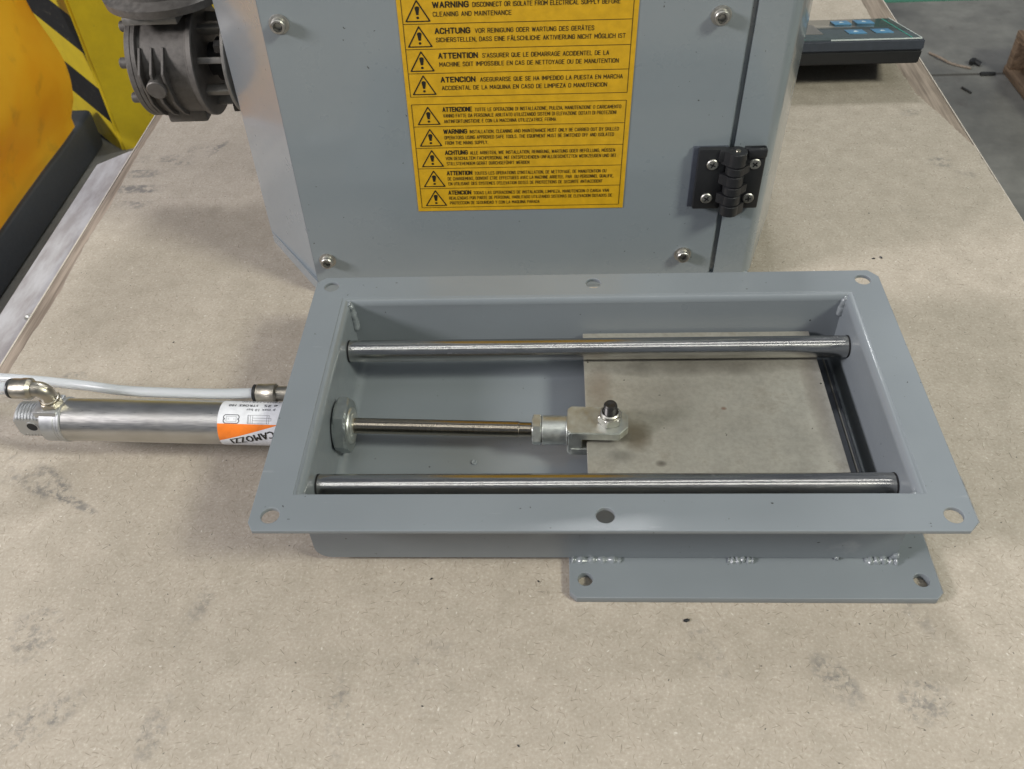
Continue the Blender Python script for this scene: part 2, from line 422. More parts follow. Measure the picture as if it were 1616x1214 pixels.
def text_mesh(s, width, cap, bold=0, fine=0):
    """bold: stroke thickening in metres, done with shifted copies; fine: longest edge kept (for wrapping)"""
    cu = bpy.data.curves.new('t', 'FONT'); cu.body = s; cu.size = 1; cu.resolution_u = 2; cu.space_character = 1.10
    me = eval_curve(cu)
    xs = [v.co.x for v in me.vertices]; x0, x1 = min(xs), max(xs)
    # cap height of the built-in face is close to .73 em
    me.transform(Matrix.Diagonal(((width-bold)/(x1-x0), cap/.73, 1, 1)) @ Matrix.Translation((-x0, 0, 0)))
    if bold or fine:
        bm = bmesh.new()
        for k in range(3 if bold else 1):
            m2 = me.copy(); m2.transform(Matrix.Translation((bold*k/2, 0, k*.00001))); bm.from_mesh(m2); bpy.data.meshes.remove(m2)
        if fine:
            bmesh.ops.triangulate(bm, faces=bm.faces)
            for _ in range(4):
                e = [e for e in bm.edges if e.calc_length() > fine]
                if not e: break
                bmesh.ops.subdivide_edges(bm, edges=e, cuts=1); bmesh.ops.triangulate(bm, faces=bm.faces)
        bm.to_mesh(me); bm.free()
    return me

def _g(*strokes): return [[tuple(map(float, p.split(','))) for p in st.split()] for st in strokes]
GLYPH = {
 'A': (4, _g('0,0 2,6 4,0', '.75,2 3.25,2')), 'B': (4, _g('0,0 0,6 2.7,6 3.6,5.4 3.6,3.8 2.7,3.15 0,3.15', '2.7,3.15 3.9,2.5 4,1.6 3.8,.6 2.8,0 0,0')),
 'C': (3.9, _g('3.9,4.6 3.5,5.6 2.5,6 1.4,6 .4,5.5 0,4.5 0,1.5 .4,.5 1.4,0 2.5,0 3.5,.4 3.9,1.4')), 'D': (4, _g('0,0 0,6 2.4,6 3.6,5.4 4,4.2 4,1.8 3.6,.6 2.4,0 0,0')),
 'E': (3.6, _g('3.6,6 0,6 0,0 3.6,0', '0,3.1 3.1,3.1')), 'F': (3.5, _g('3.5,6 0,6 0,0', '0,3.1 3,3.1')),
 'G': (4, _g('3.9,4.7 3.5,5.6 2.5,6 1.4,6 .4,5.5 0,4.5 0,1.5 .4,.5 1.4,0 2.6,0 3.6,.5 4,1.5 4,2.9 2.2,2.9')), 'H': (4, _g('0,0 0,6', '4,0 4,6', '0,3.1 4,3.1')),
 'I': (.4, _g('.2,0 .2,6')), 'J': (3.2, _g('3.2,6 3.2,1.4 2.8,.4 1.8,0 .8,.2 0,1.2')), 'K': (4, _g('0,0 0,6', '3.8,6 0,2.4', '1.3,3.6 4,0')), 'L': (3.4, _g('0,6 0,0 3.4,0')),
 'M': (4.9, _g('0,0 0,6 2.45,2 4.9,6 4.9,0')), 'N': (4, _g('0,0 0,6 4,0 4,6')), 'O': (4.1, _g('1.4,0 .4,.5 0,1.5 0,4.5 .4,5.5 1.4,6 2.7,6 3.7,5.5 4.1,4.5 4.1,1.5 3.7,.5 2.7,0 1.4,0')),
 'P': (3.9, _g('0,0 0,6 2.7,6 3.7,5.4 3.9,4.4 3.7,3.4 2.7,2.7 0,2.7')), 'Q': (4.1, _g('1.4,0 .4,.5 0,1.5 0,4.5 .4,5.5 1.4,6 2.7,6 3.7,5.5 4.1,4.5 4.1,1.5 3.7,.5 2.7,0 1.4,0', '2.4,1.6 4.2,-.2')),
 'R': (4, _g('0,0 0,6 2.7,6 3.7,5.4 3.9,4.4 3.7,3.4 2.7,2.8 0,2.8', '2.3,2.8 4,0')), 'S': (3.9, _g('3.7,4.8 3.3,5.6 2.4,6 1.4,6 .4,5.6 .1,4.6 .5,3.6 1.5,3.2 2.5,2.9 3.5,2.4 3.9,1.5 3.5,.5 2.5,0 1.4,0 .4,.4 0,1.3')),
 'T': (4, _g('0,6 4,6', '2,6 2,0')), 'U': (4, _g('0,6 0,1.5 .4,.5 1.4,0 2.6,0 3.6,.5 4,1.5 4,6')), 'V': (4, _g('0,6 2,0 4,6')), 'W': (5.8, _g('0,6 1.4,0 2.9,5.4 4.4,0 5.8,6')),
 'X': (4, _g('0,0 4,6', '0,6 4,0')), 'Y': (4, _g('0,6 2,2.8 4,6', '2,2.8 2,0')), 'Z': (3.9, _g('0,6 3.8,6 0,0 3.9,0')),
 '.': (.5, _g('.25,0 .25,.5')), ',': (.6, _g('.4,.5 .1,-.9')), "'": (.5, _g('.25,6 .25,4.7')), ' ': (1.9, []),
}
for _u, _b in (('\u00c4', 'A'), ('\u00d6', 'O'), ('\u00dc', 'U')):
    GLYPH[_u] = (GLYPH[_b][0], GLYPH[_b][1] + _g('1.2,6.9 1.2,7.4', '2.8,6.9 2.8,7.4'))
def stroke_text(s, width, cap, stroke):
    """even-stroke capitals as one flat mesh; stroke is the line thickness in metres"""
    gap = 1.9; x = 0; segs = []
    for ch in s:
        w0, st = GLYPH[ch]
        for pl in st:
            for a, b in zip(pl, pl[1:]): segs.append((x+a[0], a[1], x+b[0], b[1]))
        x += w0+gap
    kx = (width-stroke)/(x-gap); ky = (cap-stroke)/6
    bm = bmesh.new(); n = 0
    for x0, y0, x1, y1 in segs:
        x0, x1, y0, y1 = x0*kx, x1*kx, y0*ky, y1*ky
        dx, dy = x1-x0, y1-y0; L = math.hypot(dx, dy) or 1e-9; ux, uy = dx/L*stroke*.38, dy/L*stroke*.38; nx, ny = -dy/L*stroke/2, dx/L*stroke/2
        z = (n % 7)*.000004; n += 1
        P = [(x0-ux+nx, y0-uy+ny), (x0-ux-nx, y0-uy-ny), (x1+ux-nx, y1+uy-ny), (x1+ux+nx, y1+uy+ny)]
        bm.faces.new([bm.verts.new((px+stroke/2, py+stroke/2, z)) for px, py in P])
    me = bpy.data.meshes.new('t'); bm.to_mesh(me); bm.free(); return me

TZ = -.0625            # table surface

# ------------------------------------------------------------------ setting: floor
bm = bmesh.new(); box(bm, (0, 4, -.875), (24, 24, .05))
fin('workshop_floor', bm, 'floor', None, 0, kind='structure')
bm = bmesh.new(); box(bm, (2.7, 3.95, -.8490), (3.6, 2.8, .004))
fin('green_floor_marking', bm, 'floor_green', None, 0, kind='structure')

# ------------------------------------------------------------------ worktable
tbl = empty('worktable', (-.04, .2, -.85), 0, 'plywood work table with white lower ledge, covered by a beige fibreboard sheet', 'table')
def child(name, bm, mat, root, **k):
    smooth = k.pop('smooth', 30)
    bmesh.ops.transform(bm, matrix=Matrix.Translation(-Vector(root.location)), verts=bm.verts)
    return fin(name, bm, mat, root, smooth, **k)
bm = bmesh.new(); box(bm, (-.0395, .3, TZ-.0125), (.791, 1.5, .019), .001)
child('plywood_top', bm, 'ply', tbl)
for x in (-.4357, .3567):
    bm = bmesh.new(); box(bm, (x, .3, TZ-.0118), (.0014, 1.5, .0182), .0003, 1); child('edge_band', bm, 'edge', tbl)
bm = bmesh.new()
prism(bm, [(-.4775, -.45), (-.425, -.45), (-.425, .441), (-.4585, .4245), (-.4835, .400)], TZ-.032, TZ-.0225, None, .0012)
child('side_ledge', bm, 'ledge', tbl)
bm = bmesh.new(); lathe(bm, [(-.001, .0042), (.0006, .0042), (.0009, .0032), (-.0002, .0012), (-.0004, .0004)], (-.4541, .1672, TZ-.0225), (0, 0, 1), 20)
child('ledge_screw', bm, 'screw', tbl)
for x in (-.36, .28):
    for y in (-.38, .98):
        bm = bmesh.new(); box(bm, (x, y, -.4675), (.05, .05, .765), .002); child('leg', bm, 'cast_light', tbl)
bm = bmesh.new()
bm.free()
for y in (-.40, 1.0):
    bm = bmesh.new(); box(bm, (-.04, y, -.115), (.72, .03, .06), .001); child('frame_rail', bm, 'cast_light', tbl)

# fibreboard sheet lying on the table (uneven right edge)
def jag(p, q_, n, amp):
    out = []
    for i in range(n):
        t = i/n; out.append((p[0]+(q_[0]-p[0])*t+random.uniform(-amp, amp), p[1]+(q_[1]-p[1])*t+random.uniform(-amp, amp)*.4))
    return out
left = [(-.4205, -.44), (-.4215, .0), (-.4240, .10), (-.4212, .17), (-.4245, .235), (-.4232, .30), (-.4262, .38), (-.4250, .45), (-.4260, 1.04)]
right = [(.330, 1.04), (.330, .68), (.3275, .515), (.3290, .468), (.3350, .440), (.3415, .418), (.3485, .382), (.3538, .362), (.3541, .25), (.3535, -.44)]
out = []
for a, b in zip(left, left[1:]): out += jag(a, b, 12, .0005)
out.append(left[-1])
for a, b in zip(right, right[1:]): out += jag(a, b, 16, .0008 if a[1] < .6 and a[1] > .3 else .0003)
out.append(right[-1])
me = sheet(out, [], TZ-.0028, TZ, .0003)
o = link('fibreboard_sheet', me, 'board', None, 0); o['label'] = 'beige speckled fibreboard sheet with grey dirt marks covering the table top'; o['category'] = 'board'

# crumbs lying on the sheet
bm = bmesh.new()
for x, y, r in [(.2295, .1997, .0013), (.2235, .1985, .0012), (-.036, -.0955, .0007), (-.0975, -.094, .0008), (.045, -.12, .0016), (-.31, .11, .0007), (.235, .26, .0006), (-.205, .215, .0007), (-.045, -.19, .0007), (-.095, -.17, .0006)]:
    v = bmesh.ops.create_icosphere(bm, subdivisions=1, radius=r)['verts']
    bmesh.ops.transform(bm, matrix=Matrix.Translation((x, y, TZ+r*.3)) @ Matrix.Rotation(random.random()*3, 4, 'Z') @ Matrix.Diagonal((1.3, .7, .5, 1)), verts=v)
fin('dirt_crumbs', bm, 'black', None, 30, kind='stuff', label='tiny dark crumbs scattered on the fibreboard sheet', category='crumbs')

# ------------------------------------------------------------------ slide gate valve
gate = empty('slide_gate', (0, 0, TZ), 0, 'grey enamelled rectangular slide gate valve with two steel guide rods and flanges', 'slide gate')
G = Matrix.Translation((0, 0, -TZ))
def gpart(name, bm, mat, parent=gate, **k):
    if parent is gate: bmesh.ops.transform(bm, matrix=G, verts=bm.verts)
    return fin(name, bm, mat, parent, k.pop('smooth', 30), **k)
w_, d_ = .1875, .1053
ix, iy, iyf = .1668, .0832, .0812       # where the flange starts to roll into the walls
c = .0055
outl = [(-w_+c*.6, -d_), (w_-c, -d_), (w_, -d_+c), (w_, d_-c*1.2), (w_-c, d_), (-w_+c, d_), (-w_, d_-c), (-w_, -d_+c)]
holes = [circle(x, y, .0049) for x in (-.1765, .1765) for y in (-.0954, .0954)] + [circle(0, y, .0049) for y in (-.0954, .0954)]
me = sheet(outl, holes+[[(-ix, -iyf), (-ix, iy), (ix, iy), (ix, -iyf)]], -.0026, 0, .00045)
me.transform(G); link('top_flange', me, 'gate_paint', gate)
# rolled lip between flange and walls
bm = bmesh.new()
AX, AY, RZ = .0052, .0034, .0050      # roll widths along x, y and depth
inner = []
for k in range(11):
    a = PI/2*k/10; fx_, z_ = 1-math.cos(a), 0
    o_ = math.sin(a); z_ = -RZ*(1-math.cos(a))-.0002
    ox_, oy_ = AX*o_, AY*o_; of_ = .0013*o_
    inner.append([bm.verts.new(p) for p in ((-ix-.0006+ox_, -iyf-.0006+of_, z_), (ix+.0006-ox_, -iyf-.0006+of_, z_), (ix+.0006-ox_, iy+.0006-oy_, z_), (-ix-.0006+ox_, iy+.0006-oy_, z_))])
for a, b in zip(inner, inner[1:]):
    for i in range(4): bm.faces.new((a[i], a[(i+1) % 4], b[(i+1) % 4], b[i]))
gpart('rolled_lip', bm, 'gate_paint', smooth=50)
# trough: bent U profile with rounded ends + front and back walls
FZ = -.0545
def uprof(off, r, rq=.001):
    x = .16225-off
    z = FZ+off
    pts = [(-x, -.0045)]
    for k in range(7):
        a = PI/2*k/6; pts.append((-x+r-r*math.cos(a), z+r-r*math.sin(a)))
    for k in range(7):
        a = PI/2*(1-k/6); pts.append((x-rq+rq*math.cos(a), z+rq-rq*math.sin(a)))
    pts.append((x, -.0045)); return pts
inn = uprof(0, .0065); ou = uprof(-.0025, .009, .0035)
bm = bmesh.new()
Y = .0805
def strip(P, y0, y1, flip, skip=None):
    a = [bm.verts.new((x, y0, z)) for x, z in P]; b = [bm.verts.new((x, y1, z)) for x, z in P]
    for i in range(len(P)-1):
        if skip is not None and i == skip: continue
        f = (a[i], a[i+1], b[i+1], b[i]); bm.faces.new(f if flip else f[::-1])
    return a, b
mid = 7   # index of the flat floor segment
a1, b1 = strip(inn, -Y, Y, True, mid); a2, b2 = strip(ou, -Y, Y, False, mid)
# floor with the outlet opening (x .002 ... .152)
def floor_ring(z, aL, aR, bL, bR, flip):
    h = [bm.verts.new(p) for p in ((.004, -.070, z), (.1605, -.074, z), (.1605, .074, z), (.004, .070, z))]
    q_ = [aL, aR, bR, bL]
    for i in range(4):
        f = (q_[i], q_[(i+1) % 4], h[(i+1) % 4], h[i]); bm.faces.new(f if flip else f[::-1])
    return h
h1 = floor_ring(FZ, a1[mid], a1[mid+1], b1[mid], b1[mid+1], True)
h2 = floor_ring(FZ-.0025, a2[mid], a2[mid+1], b2[mid], b2[mid+1], False)
for i in range(4): bm.faces.new((h1[i], h1[(i+1) % 4], h2[(i+1) % 4], h2[i]))
gpart('trough', bm, 'gate_paint', smooth=35)
for sgn, nm in ((-1, 'front_wall'), (1, 'back_wall')):
    bm = bmesh.new()
    v0 = [bm.verts.new((x, sgn*Y, z)) for x, z in ou]; v1 = [bm.verts.new((x, sgn*(Y+.0024), z)) for x, z in ou]
    bm.faces.new(v0); bm.faces.new(v1[::-1])
    n = len(v0)
    for i in range(n): bm.faces.new((v0[i], v0[(i+1) % n], v1[(i+1) % n], v1[i]))
    gpart('side_wall', bm, 'gate_paint', smooth=25)
# corner welds: lumpy beads
def bead(pts, r, amp=.35, name='weld_bead', parent=gate, flat=.6, seed=0):
    rnd = random.Random(seed); P = spline(pts, 14)
    rad = [r*(1+amp*math.sin(i*.55+seed)*.7) for i in range(len(P))]
    rad[0] *= .3; rad[-1] *= .3; rad[1] *= .7; rad[-2] *= .7
    from mathutils import noise as mn
    bm = bmesh.new(); tube(bm, P, r, 20, True, rad)
    for v in bm.verts:
        q_ = v.co*330+Vector((seed*3.1, 0, 0)); v.co += mn.noise_vector(q_)*r*.20 + mn.noise_vector(q_*2.6)*r*.08
    return gpart(name, bm, 'weld', parent, smooth=180)
bead([(-.1640, .0800, -.0020), (-.1622, .0803, -.006), (-.1614, .0800, -.014), (-.1612, .0798, -.026)], .0026, .1, seed=1)
bead([(.1640, .0800, -.0022), (.1622, .0803, -.007), (.1614, .0802, -.018)], .0024, .1, seed=2)
bead([(-.1632, -.0802, -.002), (-.1616, -.0800, -.008)], .0026, .15, seed=3)
bead([(.1632, -.0802, -.002), (.1616, -.0800, -.008)], .0026, .15, seed=4)

# guide rods
for y, z, x0, x1 in ((.0550, -.0222, -.1617, .1617), (-.0585, -.0222, -.1617, .1617)):
    bm = bmesh.new(); lathe(bm, [(x0, .0068), (x0+.0004, .00715), (x1-.0004, .00715), (x1, .0068)], (0, y, z), (1, 0, 0), 64)
    rodo = gpart('guide_rod', bm, 'rod')
    for xx in (x0+.0002, x1-.0002):
        bm = bmesh.new(); lathe(bm, [(-.0004, .0073), (.0005, .0073), (.0005, .0060), (-.0004, .0060)], (xx, y, z), (1, 0, 0), 40, cap=False)
        bmesh.ops.transform(bm, matrix=G, verts=bm.verts); fin('rod_seat', bm, 'dark', rodo)
# slide plate
bm = bmesh.new(); box(bm, (.0683, .0003, -.0313), (.1507, .1566, .003), .0003, 1)
gpart('slide_plate', bm, 'plate')
bm = bmesh.new(); box(bm, (.1465, 0, -.0522), (.0250, .146, .0030), .0004, 1); gpart('gap_shade_strip', bm, 'rubber')  # dark strip added as shade in the gap beside the slide plate
bm = bmesh.new(); box(bm, (.1560, 0, -.0503), (.0012, .146, .0012), .0003, 1); gpart('gap_rail', bm, 'cast_light')
# bottom outlet flange, welded under the trough
ox0, ox1, oy = -.0185, .1850, .1088
c = .004
outl = [(ox0+c, -oy), (ox1-c, -oy), (ox1, -oy+c), (ox1, oy-c), (ox1-c, oy), (ox0+c, oy), (ox0, oy-c), (ox0, -oy+c)]
me = sheet(outl, [circle(x, y, .0042) for x in (-.0095, .1757) for y in (-.0968, .0968)]+[[(.002, -.076), (.002, .076), (.1625, .076), (.1625, -.076)]], TZ, TZ+.0048, .0004)
me.transform(G); of = link('outlet_flange', me, 'gate_paint', gate)
for k, (xa, xb, r) in enumerate([(-.0175, .0115, .0024), (.071, .086, .0024), (.1475, .1660, .0029)]):
    n = 5; pts = [(xa+(xb-xa)*i/(n-1), -.0840-.0004*math.sin(i*2), TZ+.0041+.0003*math.sin(i*3+k)) for i in range(n)]
    bead(pts, r, .32, seed=20+k)
bead([(.131, -.083, TZ+.0055), (.1335, -.0832, TZ+.0055)], .0011, .2, seed=33)
bead([(.1625, -.0835, TZ+.006), (.1660, -.0830, TZ+.0105)], .0016, .4, seed=35)
for x, y0, y1, z in ((w_+.0001, -.100, -.070, -.0004), (ox1+.0001, -.105, -.040, TZ+.0044)):
    bm = bmesh.new(); box(bm, (x, (y0+y1)/2, z), (.0007, y1-y0, .0006), .0002, 1); gpart('worn_edge', bm, 'screw')
# paint spatter bead on the trough floor
bm = bmesh.new(); lathe(bm, [(0, .0020), (.0007, .0019), (.0010, .0014), (.0006, .0008), (.0005, .0002)], (-.0772, -.0141, FZ), (0, 0, 1), 20)
gpart('paint_blob', bm, 'weld')

# ------------------------------------------------------------------ pneumatic cylinder (axis almost along X through the left wall)
CA = math.atan2(-.0126, .3330)
cyl = empty('pneumatic_cylinder', (-.3666, .0038, -.0300), CA, 'stainless pneumatic cylinder with orange and white label, bolted to the valve end', 'cylinder')
def cp(name, bm, mat, parent=cyl, **k): return fin(name, bm, mat, parent, k.pop('smooth', 30), **k)
RB = .01365
sL, sW = .0320, .2055       # barrel start, wall
bm = bmesh.new(); lathe(bm, [(sL, .0125), (sL+.0004, RB), (.187, RB), (.1874, .0125)], seg=80); cp('barrel', bm, 'barrel')
# rear cap
bm = bmesh.new(); prof = []
lathe(bm, [(.0185, .0110), (.0192, .0132), (.0195, .01395), (.0280, .01395), (.0284, .0136), (.0287, .01385), (.0300, .01385), (.0303, .0132), (.0307, .0144), (.0322, .0144), (.0327, .0137)], seg=72)
cap_ = cp('rear_cap', bm, 'alu')
bm = bmesh.new(); box(bm, (.0235, 0, .0118), (.0150, .0165, .0052), .0008); cp('port_boss', bm, 'alu', cap_)
# threaded rear eye with two flats
bm = bmesh.new(); prof = [(0, .0095), (.0012, .0108)]
s = .0018
while s < .0145: prof += [(s, .0113), (s+.0007, .0112), (s+.0013, .0099), (s+.0016, .0099)]; s += .0021
prof += [(.0165, .0113), (.0195, .0113)]
def cl(p):
    return Vector((p.x, max(-.0078, min(.0078, p.y)), p.z))
lathe(bm, prof, seg=96, clamp=cl)
eye = cp('threaded_eye', bm, 'alu', smooth=25)
bm = bmesh.new(); lathe(bm, [(-.0004, .0041), (.0002, .0041), (.0002, .0034), (-.0003, .0034)], (.0105, -.0079, .0005), (0, -1, 0), 28, cap=False)
cp('eye_rim', bm, 'alu', eye)
bm = bmesh.new(); lathe(bm, [(0, .0035), (.00012, .0035)], (.0105, -.0078, .0005), (0, -1, 0), 28); cp('eye_hole', bm, 'dark', eye)
# front cap, collar and mounting nut
bm = bmesh.new(); lathe(bm, [(.1870, .0137), (.1872, .0142), (.2015, .0142), (.2020, .0138), (sW-.0026, .0110)], seg=60); cp('front_cap', bm, 'alu')
bm = bmesh.new(); hexa(bm, .0318, sW+.0006, sW+.0088, (0, 0, 0), (1, 0, 0), rot=PI/6); nut = cp('mounting_nut', bm, 'nut', smooth=0)
bm = bmesh.new(); pr = [(sW+.0080, .0120)]
pr += [(sW+.0096, .0112), (sW+.0101, .0104), (sW+.0101, .0088), (sW+.0108, .0080), (sW+.0110, .0060)]
lathe(bm, pr, seg=48); cp('threaded_nose', bm, 'zinc')
# piston rod
E_ = .3660-.039              # jam nut start
bm = bmesh.new(); lathe(bm, [(sW+.011, .0049), (E_-.0085, .0049), (E_-.0080, .0045), (E_-.0008, .0045), (E_-.0004, .0040), (E_+.004, .0040)], seg=40); cp('piston_rod', bm, 'piston')
bm = bmesh.new(); hexa(bm, .0168, E_, E_+.0056, (0, 0, 0), (1, 0, 0), rot=PI/6); cp('jam_nut', bm, 'zinc', smooth=0)
# clevis fork
F0 = E_+.0212
bm = bmesh.new(); lathe(bm, [(E_+.0060, .0086), (E_+.0064, .0090), (F0-.0004, .0090), (F0, .0093)], seg=64); cp('fork_neck', bm, 'zinc'); bm = bmesh.new()
def fork_outline(h, z0, z1):
    pts = [(F0+.0022, -.0112), (F0+.0310, -.0112), (F0+.0365, -.0050), (F0+.0365, .0050), (F0+.0310, .0112), (F0+.0022, .0112), (F0, .0088), (F0, -.0088)]
    b2 = bmesh.new(); prism(b2, pts, z0, z1, None, .0005)
    m_ = bpy.data.meshes.new('x'); b2.to_mesh(m_); b2.free(); bm.from_mesh(m_); bpy.data.meshes.remove(m_)
fork_outline(0, .0040, .0100); fork_outline(0, -.0100, -.0040)
b2 = bmesh.new(); box(b2, (F0+.0048, 0, 0), (.0086, .0216, .0170), .0008); m_ = bpy.data.meshes.new('x'); b2.to_mesh(m_); b2.free(); bm.from_mesh(m_)
fork = cp('clevis_fork', bm, 'zinc', smooth=0)
BX = F0+.0255
bm = bmesh.new(); hexa(bm, .0130, .0100, .0155, (BX, 0, 0), (0, 0, 1), rot=PI/12); ln = cp('lock_nut', bm, 'screw', smooth=0); bm = bmesh.new()
lathe(bm, [(.0150, .0060), (.0172, .0058), (.0178, .0050), (.0172, .0042)], (BX, 0, 0), (0, 0, 1), 32, cap=False)
cp('nut_collar', bm, 'screw', ln)
bm = bmesh.new(); pr = [(-.012, .0040)]
z = .0150
while z < .0225: pr += [(z, .0041), (z+.0005, .0037)]; z += .0010
pr += [(.0232, .0040), (.0242, .0033), (.0243, .0012), (.0240, .0004)]
lathe(bm, pr, (BX, 0, 0), (0, 0, 1), 28); cp('clevis_bolt', bm, 'black_bolt', smooth=25)
bm = bmesh.new(); hexa(bm, .0130, -.0155, -.0102, (BX, 0, 0), (0, 0, 1), rot=PI/8); cp('bolt_head', bm, 'screw', smooth=0)

# elbow fitting on the rear port
EX = .0262
bm = bmesh.new(); hexa(bm, .0125, .0142, .0182, (EX, 0, 0), (0, 0, 1), rot=PI/24); hx_ = cp('port_nut', bm, 'nickel', smooth=0); bm = bmesh.new()
lathe(bm, [(.0180, .0052), (.0186, .0056), (.0192, .0056), (.0196, .0050)], (EX, 0, 0), (0, 0, 1), 28)
pts = [(EX, 0, .0175), (EX, 0, .0225)] + [(EX-.0045+.0045*math.cos(a), 0, .0225+.0045*math.sin(a)) for a in (PI/8, PI/4, 3*PI/8)] + [(EX-.0045, 0, .0270), (EX-.0095, 0, .0272)]
tube(bm, pts, .0050, 24)
e1 = cp('elbow_fitting', bm, 'nickel', smooth=35)
bm = bmesh.new(); xx = EX-.0068
lathe(bm, [(0, .0052), (.0018, .0068), (.0060, .0068), (.0066, .0064), (.0125, .0064), (.0130, .0060), (.0131, .0046)], (xx, 0, .0272), (-1, 0, 0), 36)
cp('push_in_collet', bm, 'nickel', e1, smooth=35)
bm = bmesh.new(); lathe(bm, [(.0131, .0060), (.0140, .0063), (.0150, .0060), (.0152, .0036)], (xx, 0, .0272), (-1, 0, 0), 32, cap=False)
cp('release_ring', bm, 'black', e1)
# second fitting on the front port (turned to the back)
fx, fy, fz = .1630, .0165, .0103
bm = bmesh.new()
pts = [(.187, .006, .0035), (.187, .0125, .0080), (.1855, .0150, .0100), (.1820, fy-.0005, fz), (.1760, fy, fz), (.1650, fy, fz)]
tube(bm, pts, .0047, 22)
e2 = cp('elbow_fitting', bm, 'nickel', smooth=35)
bm = bmesh.new(); lathe(bm, [(0, .0050), (.0012, .0062), (.0055, .0062), (.0060, .0059), (.0125, .0059), (.0130, .0055), (.0131, .0040)], (.1656, fy, fz), (-1, 0, 0), 36)
cp('push_in_collet', bm, 'nickel', e2, smooth=35)
bm = bmesh.new(); lathe(bm, [(.0130, .0046), (.0137, .0054), (.0150, .0056), (.0154, .0052), (.0155, .0034)], (.1656, fy, fz), (-1, 0, 0), 32, cap=False)
cp('release_ring', bm, 'black', e2)

# wrapped maker label
RL = RB+.00012
def wrap(me, s0, th0, rad, ang=0):
    """flat art: +x = reading direction (towards -axis), +y = text up (towards the camera side, decreasing angle)"""
    ca, sa = math.cos(ang), math.sin(ang)
    for v in me.vertices:
        x, y = v.co.x*ca - v.co.y*sa, v.co.x*sa + v.co.y*ca
        th = th0 - y/RB
        v.co = Vector((s0 - x, -rad*math.cos(th), rad*math.sin(th)))
    return me
def lab(px): return .1342 + (px-220)*4.47e-5      # photo detail -> distance along the tube
def flatpoly(polys, n=1):
    bm = bmesh.new()
    for p in polys: bm.faces.new([bm.verts.new((x, y, 0)) for x, y in p])
    return bm
D = math.radians
def grid_patch(s0, s1, t0, t1, rad, fn=None, nx=16, ny=40):
    bm = bmesh.new(); vs = []
    for i in range(nx+1):
        row = []
        for j in range(ny+1):
            u, v = i/nx, j/ny
            s_ = s0+(s1-s0)*u; lo = t0; hi = t1
            if fn: lo, hi = fn(u)
            th = lo+(hi-lo)*v
            row.append(bm.verts.new((s_, -rad*math.cos(th), rad*math.sin(th))))
        vs.append(row)
    for i in range(nx):
        for j in range(ny):
            bm.faces.new((vs[i][j], vs[i+1][j], vs[i+1][j+1], vs[i][j+1]))
    return bm
mk_lab = cp('maker_label', grid_patch(lab(215), lab(1120), D(-75), D(175), RL), 'white')
cp('orange_wedge', grid_patch(lab(216), lab(1050), 0, 0, RL+.00006, lambda u: (D(-4+47*u), D(46-1*u))), 'orange', mk_lab)
def lettering(s, pr, pl, th_base, cap, ang=0, bold=0, ink='blue_ink'):
    wdt = (pr-pl)*4.47e-5
    me = text_mesh(s, wdt, cap, bold, .0009); wrap(me, lab(pr), th_base, RL+.00016, ang)
    link('lettering', me, ink, mk_lab, 0)
lettering('CAMOZZI', 1000, 345, D(30), .0052, .235, .0005, 'ink')
lettering('p max 10 bar', 1000, 595, D(88), .0019)
lettering('\u00f8 25', 1015, 830, D(104), .0022, 0, .00015)
lettering('STROKE 100', 745, 330, D(104), .0022, 0, .00015)
lettering('24N2A25A100', 1030, 480, D(125), .0024)
# small pictograms: cylinder section and buffer symbol
def bars(lst, wd=.00016):
    bm = bmesh.new()
    for (x0, y0, x1, y1) in lst:
        dx, dy = x1-x0, y1-y0; L = math.hypot(dx, dy); nx, ny = -dy/L*wd/2, dx/L*wd/2
        k = max(1, int(L/.0008)); pts = [(x0+dx*i/k, y0+dy*i/k) for i in range(k+1)]
        A = [bm.verts.new((x+nx, y+ny, 0)) for x, y in pts]; B = [bm.verts.new((x-nx, y-ny, 0)) for x, y in pts]
        for i in range(k): bm.faces.new((A[i], A[i+1], B[i+1], B[i]))
    me = bpy.data.meshes.new('p'); bm.to_mesh(me); bm.free(); return me
u = 4.47e-5; hh = .0052
cyl_pic = [(0, 0, 30*u, 0), (30*u, 0, 300*u, 0), (0, 0, 0, hh), (0, hh, 300*u, hh), (260*u, 0, 260*u, hh), (285*u, 0, 285*u, hh), (300*u, 0, 300*u, hh), (230*u, 0, 230*u, hh), (-30*u, hh*.35, 230*u, hh*.35), (-30*u, hh*.65, 230*u, hh*.65), (-30*u, hh*.35, -30*u, hh*.65), (30*u, 0, 30*u, hh)]
me = bars(cyl_pic); wrap(me, lab(940), D(69), RL+.0001); link('section_symbol', me, 'blue_ink', mk_lab, 0)
buf = [(20*u, 0, 200*u, 0), (20*u, hh, 200*u, hh), (0, hh*.2, 0, hh*.4), (0, hh*.6, 0, hh*.8), (220*u, hh*.2, 220*u, hh*.4), (220*u, hh*.6, 220*u, hh*.8), (20*u, 0, 0, hh*.2), (0, hh*.4, 20*u, hh*.5), (20*u, hh*.5, 0, hh*.6), (0, hh*.8, 20*u, hh), (200*u, 0, 220*u, hh*.2), (220*u, hh*.4, 200*u, hh*.5), (200*u, hh*.5, 220*u, hh*.6), (220*u, hh*.8, 200*u, hh)]
me = bars(buf, .00045); wrap(me, lab(520), D(69), RL+.0001); link('magnet_symbol', me, 'blue_ink', mk_lab, 0)
me = bars([(40*u, hh*.2, 180*u, hh*.2), (40*u, hh*.8, 180*u, hh*.8), (40*u, hh*.2, 40*u, hh*.8), (180*u, hh*.2, 180*u, hh*.8), (70*u, hh*.4, 70*u, hh*.6), (150*u, hh*.4, 150*u, hh*.6)], .00014); wrap(me, lab(520), D(69), RL+.0001); link('magnet_symbol', me, 'blue_ink', mk_lab, 0)

